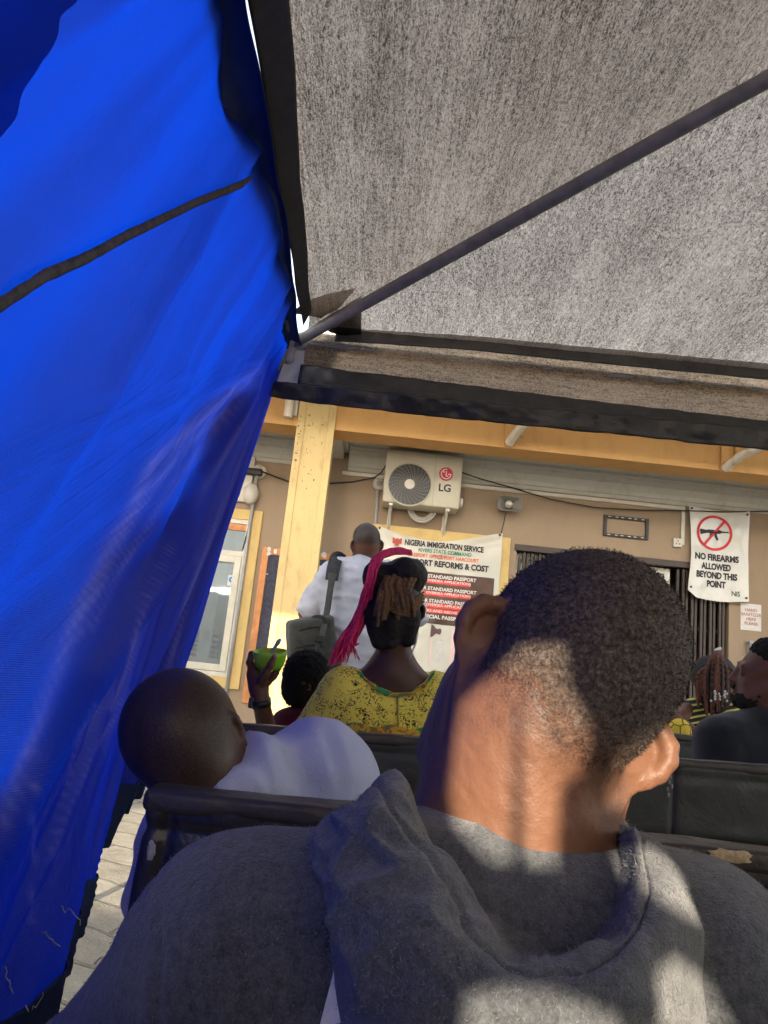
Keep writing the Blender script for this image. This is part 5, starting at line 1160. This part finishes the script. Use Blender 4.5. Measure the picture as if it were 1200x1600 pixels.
hpz = [el(at(612, 948, 2.51), None, (.092, .10, .115), .03), el(at(634, 900, 2.48), None, (.072, .07, .062), .02), el(at(590, 900, 2.5), None, (.05, .06, .05), .03), rc(at(585, 960, 2.45), at(592, 1002, 2.46), .035, .026, .03), rc(at(640, 965, 2.45), at(640, 1000, 2.46), .035, .022, .03), rc(at(612, 970, 2.43), at(612, 1004, 2.45), .03, .02, .03)]
uh = blob('hair', hpz, .006, M['bhair'], wY, lambda V: .004*vnoise(V, 30, 3)+.002*vnoise(V, 80, 4))
M['bbraid'] = simple('brown_braid', (.15, .075, .030), .7, .3, 90, .6, 240, .006)
M['pbraid'] = simple('pink_braid', (.74, .030, .16), .55, .25, 120, .6, 300, .005)
def braid(pts, r, mat, name, parent, n=40, bump=.25, f=None):
    pts = np.array(pts); t = np.linspace(0, len(pts)-1, n)
    C = cr(np.linspace(0, 1, n), pts[:, None, :])[:, 0]
    L_ = np.linalg.norm(np.diff(C, axis=0), axis=1).sum(); k = (f or L_/(r*2.4))*math.pi*2
    rad = [r*(1+bump*math.sin(k*i/n))*(1-.5*max(0, i/n-.8)/.2) for i in range(n)]
    return MB().tube(C, rad, 7).build(name, mat, parent, True)
rb = random.Random(3)
for i in range(15):
    a_ = i/14; sx_ = 598+44*a_; ex = 588+62*a_+rb.uniform(-6, 6); ey = 958+rb.uniform(-16, 22)*(1-.3*a_)
    pts = [at(sx_+6, 902+rb.uniform(-4, 4), 2.425), at(sx_-2, 912+10*rb.random(), 2.40), at((sx_+ex)/2+rb.uniform(-3, 3), 932+4*rb.random(), 2.375+.01*rb.random()), at(ex, ey, 2.385+.02*rb.random())]
    braid(pts, rb.uniform(.007, .010), M['bbraid'], 'braid', uh, 40, .08)
for k in range(4): braid([at(600, 935+4*k, 2.40), at(632, 946+5*k, 2.385), at(662, 925+5*k, 2.44)], .006, M['bbraid'], 'braid', uh, 34)
for i in range(46):
    a_ = rb.random(); ex = 512+52*a_**1.2; ey = 1040-40*a_*rb.random(); o_ = rb.uniform(-6, 6)
    pts = [at(640+4*rb.random(), 862+rb.uniform(-2, 5), 2.47), at(612, 858+rb.uniform(-1, 9), 2.45), at(588+o_, 874+rb.uniform(-2, 8), 2.42), at(574+o_+5*a_, 918, 2.42+.03*rb.random()), at(560+1.4*o_+8*a_, 965, 2.43+.04*rb.random()), at((545+ex)/2+o_+3, 1004, 2.44+.05*rb.random()), at(ex, ey, 2.45+.06*rb.random())]
    braid(pts, rb.uniform(.0030, .0042), M['pbraid'], 'pink_braid', uh, 64)
MB().tube(A((653, 985, 2.46), (650, 1004, 2.44), (643, 1022, 2.43), (638, 1030, 2.44)), .0028, 6).build('earphone_cable', M['paper'], wY, True)
seated_legs(wY, (.03, 2.58, 0), 2.98, 2.95, M['lace'], M['shoe'])

# ------------------------------------------------------------ person with round black hair holding up a bowl
ch = thing('person', 'person with round black afro and maroon top raising one arm with a green bowl', 'person', (at(465, 1120, 2.75)[0], 2.75, 0))
skD = skinmat('skin_warm_dark', (.10, .042, .026), .08, .42)
Mc = at(478, 1075, 2.78); R, F, U = basis(RT, UP)
wr = at(408, 1098, 2.5); elb = at(428, 1190, 2.62); shd = at(445, 1140, 2.76)
pr = head(Mc, R, F, U, .70, .078, .5)+[rc(Mc-U*.04, at(478, 1125, 2.78), .045, .048, .03), rc(shd, elb, .042, .038, .02), rc(elb, wr, .038, .026, .02)]
# hand: palm, thumb in front of the bowl, four fingers curling behind and under it
Yb = 2.5; pc = at(404, 1058, Yb+.015)
pr += [rc(wr, at(404, 1074, Yb+.005), .026, .030, .015), rc(at(404, 1074, Yb+.005), at(397, 1054, Yb+.02), .030, .026, .012)]
pr += chain(A((409, 1066, Yb-.02), (416, 1052, Yb-.060), (423, 1039, Yb-.066), (429, 1026, Yb-.058)), [.016, .0125, .011, .0085], .006)
pr += chain(A((396, 1052, Yb+.005), (390, 1036, Yb+.015), (393, 1022, Yb+.045), (404, 1018, Yb+.070)), [.013, .0115, .010, .008], .005)
pr += chain(A((400, 1056, Yb+.03), (396, 1042, Yb+.055), (404, 1034, Yb+.075), (416, 1032, Yb+.080)), [.013, .0115, .010, .008], .005)
pr += chain(A((408, 1064, Yb+.015), (418, 1060, Yb+.03), (429, 1052, Yb+.03), (437, 1044, Yb+.036)), [.012, .0105, .0095, .0075], .005)
pr += chain(A((410, 1070, Yb-.002), (419, 1066, Yb-.004), (428, 1058, Yb-.008), (434, 1051, Yb-.012)), [.012, .010, .009, .0072], .005)
V, Fc = surface(pr, .0042); o = obj('body', V, Fc, skD, ch); setattr_f(o, 'stubble', np.zeros(len(V)))
tn = at(429.5, 1026, Yb-.067); V, Fc = surface([el(tn, np.array([RT, FW, nrm(UP+.35*RT)]), (.006, .0025, .0085))], .0012); obj('thumbnail', V, Fc, simple('nail', (.32, .17, .12), .35), ch)
M['afro'] = simple('afro_hair', (.009, .0075, .007), .9, .5, 160, .9, 240, .01)
V, Fc = surface([el(at(479, 1054, 2.78), None, (.083, .085, .085), .03), el(at(470, 1080, 2.76), None, (.065, .06, .06), .03)], .005); N = vnormals(V, Fc); V = V+N*(.004*vnoise(V, 70, 3)+.003*vnoise(V, 150, 4))[:, None]; af = obj('hair', V, Fc, M['afro'], ch)
pk_ = rng.choice(len(V), 5000); T = rng.normal(size=(5000, 3)); T /= np.linalg.norm(T, axis=1, keepdims=True); D_ = N[pk_]+rng.normal(0, .6, (5000, 3)); b = V[pk_]
o = obj('hair_strands', np.stack([b-T*.0006, b+T*.0006, b+D_*.004+T*.0004, b+D_*.005+T*.002], 1).reshape(-1, 3), np.arange(20000).reshape(-1, 4), M['afro'], af); o['kind'] = 'stuff'
blob('top', [el(at(478, 1175, 2.78), None, (.13, .10, .13), .04), rc(at(447, 1132, 2.77), at(434, 1172, 2.70), .055, .05, .04), rc(at(505, 1130, 2.78), at(525, 1170, 2.78), .055, .05, .04), rc(at(478, 1128, 2.78), at(478, 1180, 2.78), .06, .11, .04), el((-.25, 2.8, .62), None, (.14, .11, .18), .05)], .007, fabric('maroon_cloth', (.10, .008, .018), (.17, .016, .03)), ch, lambda V: .003*vnoise(V, 18, 2))
wdir = nrm(at(404, 1074, 2.5)-elb); V = []
wb = MB().disc(at(407.5, 1103, 2.503)+[0, 0, 0], nrm(at(408, 1090, 2.5)-at(410, 1110, 2.51)), .0335, .022, 24).build('watch_strap', M['black'], ch, True)
wc = at(394, 1098, 2.49); MB().box(wc-[.010, .017, .017], wc+[.006, .017, .017], .004).build('watch_case', simple('watch_metal', (.05, .05, .055), .3), wb)
seated_legs(ch, (-.25, 2.82, 0), 3.1, 3.1, M['slack'], M['shoe'], .07)
# bowl and spoon
bw = thing('bowl', 'small lime green plastic bowl held up in a raised hand', 'bowl', at(424, 1050, Yb))
bc = at(422, 1017, Yb+.01); ax = nrm(UP+.02*RT); e1_ = nrm(RT); e2_ = np.cross(ax, e1_)
prof = [(.030, -.058), (.036, -.0575), (.044, -.048), (.050, -.030), (.0535, -.012), (.0548, 0), (.0535, .0006), (.0515, -.012), (.047, -.032), (.040, -.046), (.0, -.050)]
V = []; F_ = []; n = 48
for r_, z__ in [(.0, -.058)]+prof:
    for k in range(n): a_ = 2*math.pi*k/n; V.append(bc+ax*z__+r_*(e1_*math.cos(a_)+e2_*math.sin(a_)))
for i in range(len(prof)):
    for k in range(n): F_.append((i*n+k, i*n+(k+1) % n, (i+1)*n+(k+1) % n, (i+1)*n+k))
gp = NT('lime_plastic'); obj('shell', V, F_, gp.P(color=(.16, .46, .015), rough=.28, spec=.5, sss=.15), bw)
spn = thing('spoon', 'pale blue spoon handle sticking up out of the green bowl', 'spoon', at(424, 1020, Yb))
sp0, sp1 = at(420, 1026, Yb+.02), at(437, 1000, Yb+.02); V = []
pts = [sp0+(sp1-sp0)*t_ for t_ in np.linspace(0, 1, 8)]
V, Fc = surface([rc(pts[0], pts[-2], .004, .0065, .004), rc(pts[-2], pts[-1], .0065, .0055, .004), el(pts[0]-[0, 0, .006], None, (.016, .012, .006), .006)], .0016); obj('handle', V, Fc, simple('blue_grey_plastic', (.20, .25, .36), .35, .05), spn)

# ------------------------------------------------------------ man standing in white shirt with shoulder bag
st_ = thing('person', 'man standing in white shirt with a grey shoulder bag, facing the notices', 'person', (at(555, 1000, 4.3)[0], 4.3, 0))
skE = skinmat('skin_mid', (.13, .058, .036), .08, .42)
YS = 4.3; Mc = at(572, 853, YS); R, F, U = basis(RT*.97+FW*.2, UP); 
pr = head(Mc, R, F, U, 1.0)+[rc(Mc-U*.05-F*.01, at(570, 890, YS), .055, .06, .03), rc(at(478, 958, YS+.05), at(520, 985, YS+.30), .045, .035, .03), el(at(528, 985, YS+.36), None, (.035, .06, .03), .02)]
V, Fc = surface(pr, .0065); o = obj('body', V, Fc, skE, st_); setattr_f(o, 'stubble', .8*sst(-.01, .03, (V-Mc)@U)*(1-sst(.04, .07, (V-Mc)@F)))
M['wshirt'] = fabric('white_cotton', (.36, .36, .415), (.45, .45, .505), .8, 14, .1, 500, .4)
pr = [rc(at(560, 905, YS), at(556, 1010, YS), .12, .125, .05), rc(at(530, 896, YS), at(606, 900, YS), .085, .085, .05), rc(at(594, 920, YS), at(580, 1010, YS), .11, .12, .05), rc(at(530, 930, YS), at(540, 1040, YS), .10, .11, .05), el(at(558, 1055, YS), None, (.19, .13, .10), .05),
      rc(at(514, 905, YS), at(483, 948, YS+.03), .074, .062, .05), rc(at(483, 948, YS+.03), at(512, 982, YS+.24), .060, .048, .03), rc(at(632, 908, YS), at(650, 960, YS+.03), .072, .06, .05), rc(at(650, 960, YS+.03), at(620, 985, YS+.26), .058, .046, .03), rc(at(571, 880, YS+.0), at(569, 892, YS), .062, .072, .02)]
blob('shirt', pr, .009, M['wshirt'], st_, lambda V: .009*vnoise(V, 8, 3)+.010*(1-np.abs(vnoise(V*np.array([.8, .8, 2.]), 9, 4))*2)+.006*vnoise(V*np.array([1, 1, 1.8]), 20, 4)+.002*vnoise(V, 45, 6))
hx = at(556, 1060, YS)[0]
pr = [el((hx, YS, .93), None, (.18, .13, .14), .04)]
for s_ in (-1, 1):
    pr += [rc((hx+s_*.09, YS, .90), (hx+s_*.10, YS+.02, .48), .09, .068, .03), rc((hx+s_*.10, YS+.02, .48), (hx+s_*.11, YS, .08), .066, .05, .02)]
    V, Fc = surface([rc((hx+s_*.11, YS-.05, .045), (hx+s_*.13, YS+.17, .035), .043, .036, .02)], .01); V[:, 2] = np.maximum(V[:, 2], .002); obj('shoe', V, Fc, M['shoe'], st_)
blob('trousers', pr, .013, M['slack'], st_, lambda V: .004*vnoise(V, 12, 3))
bag = thing('shoulder_bag', 'grey soft messenger bag hanging from the shoulder of the man in the white shirt', 'bag', at(490, 1040, 4.12))
gm_ = fabric('grey_bag_cloth', (.042, .042, .036), (.075, .075, .066), .7, 40, .1)
bc = at(488, 1006, 4.12); ex_ = nrm(RT*.95+UP*.10+FW*.35); ez_ = nrm(UP-.30*RT*-1*-.6); ey_ = np.cross(ez_, ex_)
ez_ = nrm(np.cross(ex_, ey_)); E_ = np.array([ex_, ey_, ez_])
def bagF(P):
    L_ = (P-bc)@E_.T; q = np.abs(L_)-np.stack([.105-.05*L_[:, 2], .035+0*L_[:, 2], .115+0*L_[:, 2]], 1); return np.linalg.norm(np.maximum(q, 0), axis=1)+np.minimum(q.max(1), 0)-.025-.005*vnoise(P, 12, 2)-.002*vnoise(P, 40, 3)
V, Fc = surface([rc(bc-ez_*.12, bc+ez_*.12, .15, .15)], .006, fn=bagF); pch = obj('pouch', V, Fc, gm_, bag); bvp = BVHTree.FromPolygons(V.tolist(), [tuple(int(i) for i in f_) for f_ in Fc])
for pl_ in ([(468, 985), (480, 981), (495, 979), (510, 980)], [(470, 1000), (478, 1020), (482, 1040)], [(461, 1012), (475, 1009), (490, 1008), (506, 1010)]):
    pp_ = [onto(x_, y_, bvp, .003) for x_, y_ in pl_]; pp_ = [p for p in pp_ if p is not None]
    if len(pp_) > 1: MB().tube(pp_, .005, 6).build('piping', M['black'], pch, True)
dk = fabric('dark_webbing', (.022, .022, .022), (.05, .05, .048), .7, 60, 0)
def ribbon(pts, ws, nrm_, mat, name, parent, th=.004):
    C = cr(np.linspace(0, 1, 40), np.array(pts)[:, None, :])[:, 0]; wv_ = np.interp(np.linspace(0, 1, 40), np.linspace(0, 1, len(ws)), ws); G2 = []
    for i in range(40):
        t_ = nrm(C[min(i+1, 39)]-C[max(i-1, 0)]); s_ = nrm(np.cross(t_, nrm_)); G2.append([C[i]-s_*wv_[i], C[i], C[i]+s_*wv_[i]])
    V, Fq = gridmesh(np.array(G2)); return solidify(obj(name, V, Fq, mat, parent), th, 0)
ribbon(A((533, 874, YS+.06), (526, 872, YS-.06), (521, 888, YS-.13), (518, 906, YS-.155)), [.036, .036, .036, .034], -FW, dk, 'strap_pad', bag, .010)
ribbon(A((520, 896, YS-.148), (517, 915, YS-.17), (511, 955, YS-.20), (504, 990, 4.04), (500, 1010, 4.03)), [.024, .017, .017, .017, .016], -FW, gm_, 'strap', bag)
q_ = at(499, 998, 4.015); frame_ = MB().box(q_-[.024, .006, .018], q_+[.024, .004, .018], .004).build('buckle', M['black'], bag)
ribbon(A((486, 972, 4.08), (492, 965, 4.06), (505, 966, 4.06), (512, 978, 4.07)), [.012]*4, -FW, dk, 'carry_handle', bag)
ribbon(A((497, 1003, 4.02), (496, 1022, 4.02), (495, 1042, 4.04)), [.014]*3, -FW, dk, 'front_strap', bag)

# ------------------------------------------------------------ bearded man in profile at the right edge
bm_ = thing('person', 'bearded man in dark navy shirt in profile looking up at the right edge', 'person', (at(1190, 1180, 2.62)[0], 2.62, 0))
skF = skinmat('skin_beard', (.135, .062, .040), .08, .42)
Mc = at(1200, 1062, 2.62); Fd = nrm(-.93*RT+.20*UP+.28*FW); Ud = nrm(.22*RT+.96*UP); Rd = np.cross(Fd, Ud); R, F, U = basis(Rd, Ud)
pr = head(Mc, R, F, U, .96)+[rc(Mc-U*.05-F*.02, at(1204, 1125, 2.62), .058, .064, .03)]
V, Fc = surface(pr, .005); o = obj('body', V, Fc, skF, bm_); q = V-Mc
sb = np.maximum(.95*sst(.055, .085, q@U-.35*np.maximum(q@F, 0)), 0*(q@F))
setattr_f(o, 'stubble', sb)
blob('beard', [el(Mc+F*.055-U*.085, np.array([R, F, U]), (.052, .046, .036), .02), rc(Mc+F*.004-U*.030+R*.060, Mc+F*.05-U*.078+R*.034, .013, .032, .02), rc(Mc+F*.004-U*.030-R*.060, Mc+F*.05-U*.078-R*.034, .013, .032, .02), rc(Mc+F*.100-U*.050-R*.02, Mc+F*.100-U*.050+R*.02, .008, .008, .01)], .005, M['afro'], bm_, lambda V: .003*vnoise(V, 80, 2)+.002*vnoise(V, 180, 3))
blob('hair', [el(Mc+U*.085-F*.012, np.array([R, F, U]), (.075, .085, .062), .02)], .005, M['afro'], bm_, lambda V: .004*vnoise(V, 60, 2)+.003*vnoise(V, 150, 3))
blob('shirt', [el(at(1190, 1230, 2.6), None, (.20, .12, .17), .05), rc(at(1128, 1165, 2.6), at(1118, 1230, 2.55), .085, .075, .05), rc(at(1200, 1138, 2.62), at(1130, 1160, 2.6), .075, .08, .05), rc(at(1200, 1140, 2.62), at(1280, 1165, 2.62), .075, .085, .05), el((at(1190, 1200, 2.6)[0], 2.62, .64), None, (.18, .13, .2), .05)], .009, fabric('navy_cloth', (.010, .012, .017), (.019, .022, .030), .9, 30), bm_, lambda V: .005*vnoise(V, 10, 2)+.002*vnoise(V, 28, 3))
seated_legs(bm_, (at(1190, 1200, 2.6)[0], 2.68, 0), 3.08, 3.05, M['jeans'], M['shoe'])

# ------------------------------------------------------------ woman with auburn locks and striped top
ws = thing('person', 'woman with auburn and black braids and a yellow striped black top', 'person', (at(1100, 1120, 3.75)[0], 3.75, 0))
Mc = at(1118, 1068, 3.75); R, F, U = basis(RT*.9+FW*.4, UP)
ap = [at(1072, 1118, 3.62), at(1054, 1122, 3.56), at(1078, 1146, 3.54)]
pr = head(Mc, R, F, U, .95)+[rc(Mc-U*.05, at(1116, 1110, 3.75), .05, .055, .03), rc(at(1073, 1112, 3.72), at(1052, 1128, 3.62), .042, .036, .02), rc(at(1052, 1122, 3.60), at(1086, 1146, 3.56), .034, .026, .02)]
V, Fc = surface(pr, .007); o = obj('body', V, Fc, skF, ws); setattr_f(o, 'stubble', .9*sst(-.02, .02, (V-Mc)@U))
m = NT('striped_knit'); wv = m.n('ShaderNodeTexWave', {'Vector': m.n('ShaderNodeMapping', {'Vector': m.co.outputs['Object'], 'Rotation': (.0, .25, 0)}).outputs[0], 'Scale': 12.5, 'Distortion': .4}, bands_direction='Z').outputs[1]
sm_ = m.P(color=m.mix(m.ramp(wv, [(.70, 0), (.78, 1)]), (.014, .014, .012), (.58, .50, .10)), rough=.85)
blob('top', [el(at(1112, 1150, 3.75), None, (.165, .11, .14), .05), rc(at(1085, 1112, 3.75), at(1068, 1128, 3.70), .062, .05, .04), rc(at(1140, 1116, 3.75), at(1156, 1150, 3.75), .062, .06, .04)], .009, sm_, ws, lambda V: .003*vnoise(V, 15, 2))
m = NT('yellow_print'); vv1 = m.n('ShaderNodeTexVoronoi', {'Vector': m.co.outputs['Object'], 'Scale': 16.0}, feature='DISTANCE_TO_EDGE').outputs[0]
blob('wrapper', [el((at(1100, 1150, 3.7)[0], 3.72, .72), None, (.2, .16, .24), .05), rc(at(1062, 1140, 3.56), at(1062, 1180, 3.56), .05, .07, .04)], .012, m.P(color=m.mix(m.ramp(vv1, [(.02, 1), (.05, 0)]), (.62, .44, .03), (.06, .04, .01)), rough=.8), ws)
hb_ = blob('hair', [el(at(1116, 1056, 3.73), None, (.105, .105, .10), .03), el(at(1118, 1085, 3.68), None, (.075, .06, .09), .04)], .008, M['bhair'], ws, lambda V: .004*vnoise(V, 30, 3))
ab = simple('auburn_braid', (.12, .035, .018), .65, .35, 90, .5, 240, .006)
for i in range(26):
    a_ = i/25; o_ = rb.uniform(-3, 3); tx_ = 1122+rb.uniform(-3, 3); ex = 1088+58*a_+o_
    ey = 1095+rb.uniform(-14, 12)+18*(1-abs(2*a_-1))
    pts = [at(tx_, 1016+rb.uniform(0, 3), 3.70), at((tx_*1.2+ex*.8)/2, 1024+18*abs(2*a_-1)**2, 3.63-.02*(1-abs(2*a_-1))), at(ex+o_*.5, 1056, 3.60+.05*abs(2*a_-1)), at(ex, ey, 3.60+.05*abs(2*a_-1))]
    braid(pts, rb.uniform(.007, .011), ab if i % 3 else M['bhair'], 'braid', hb_, 36)
cp_ = at(1121, 1016, 3.66); V, Fc = surface([el(cp_, np.array([nrm(RT+.6*UP), FW, nrm(UP-.6*RT)]), (.024, .012, .010))], .003); obj('hair_clip', V, Fc, M['paper'], hb_)
for i in range(14):
    c = at(rb.choice([1118, 1124, 1132, 1136, 1112])+rb.uniform(-1, 1), rb.uniform(1080, 1096), 3.575); V, Fc = surface([el(c, None, (.0055, .0055, .007))], .003); obj('bead', V, Fc, M['paper'], hb_)
seated_legs(ws, (at(1100, 1150, 3.7)[0], 3.8, 0), 4.15, 4.12, M['jeans'], M['shoe'])
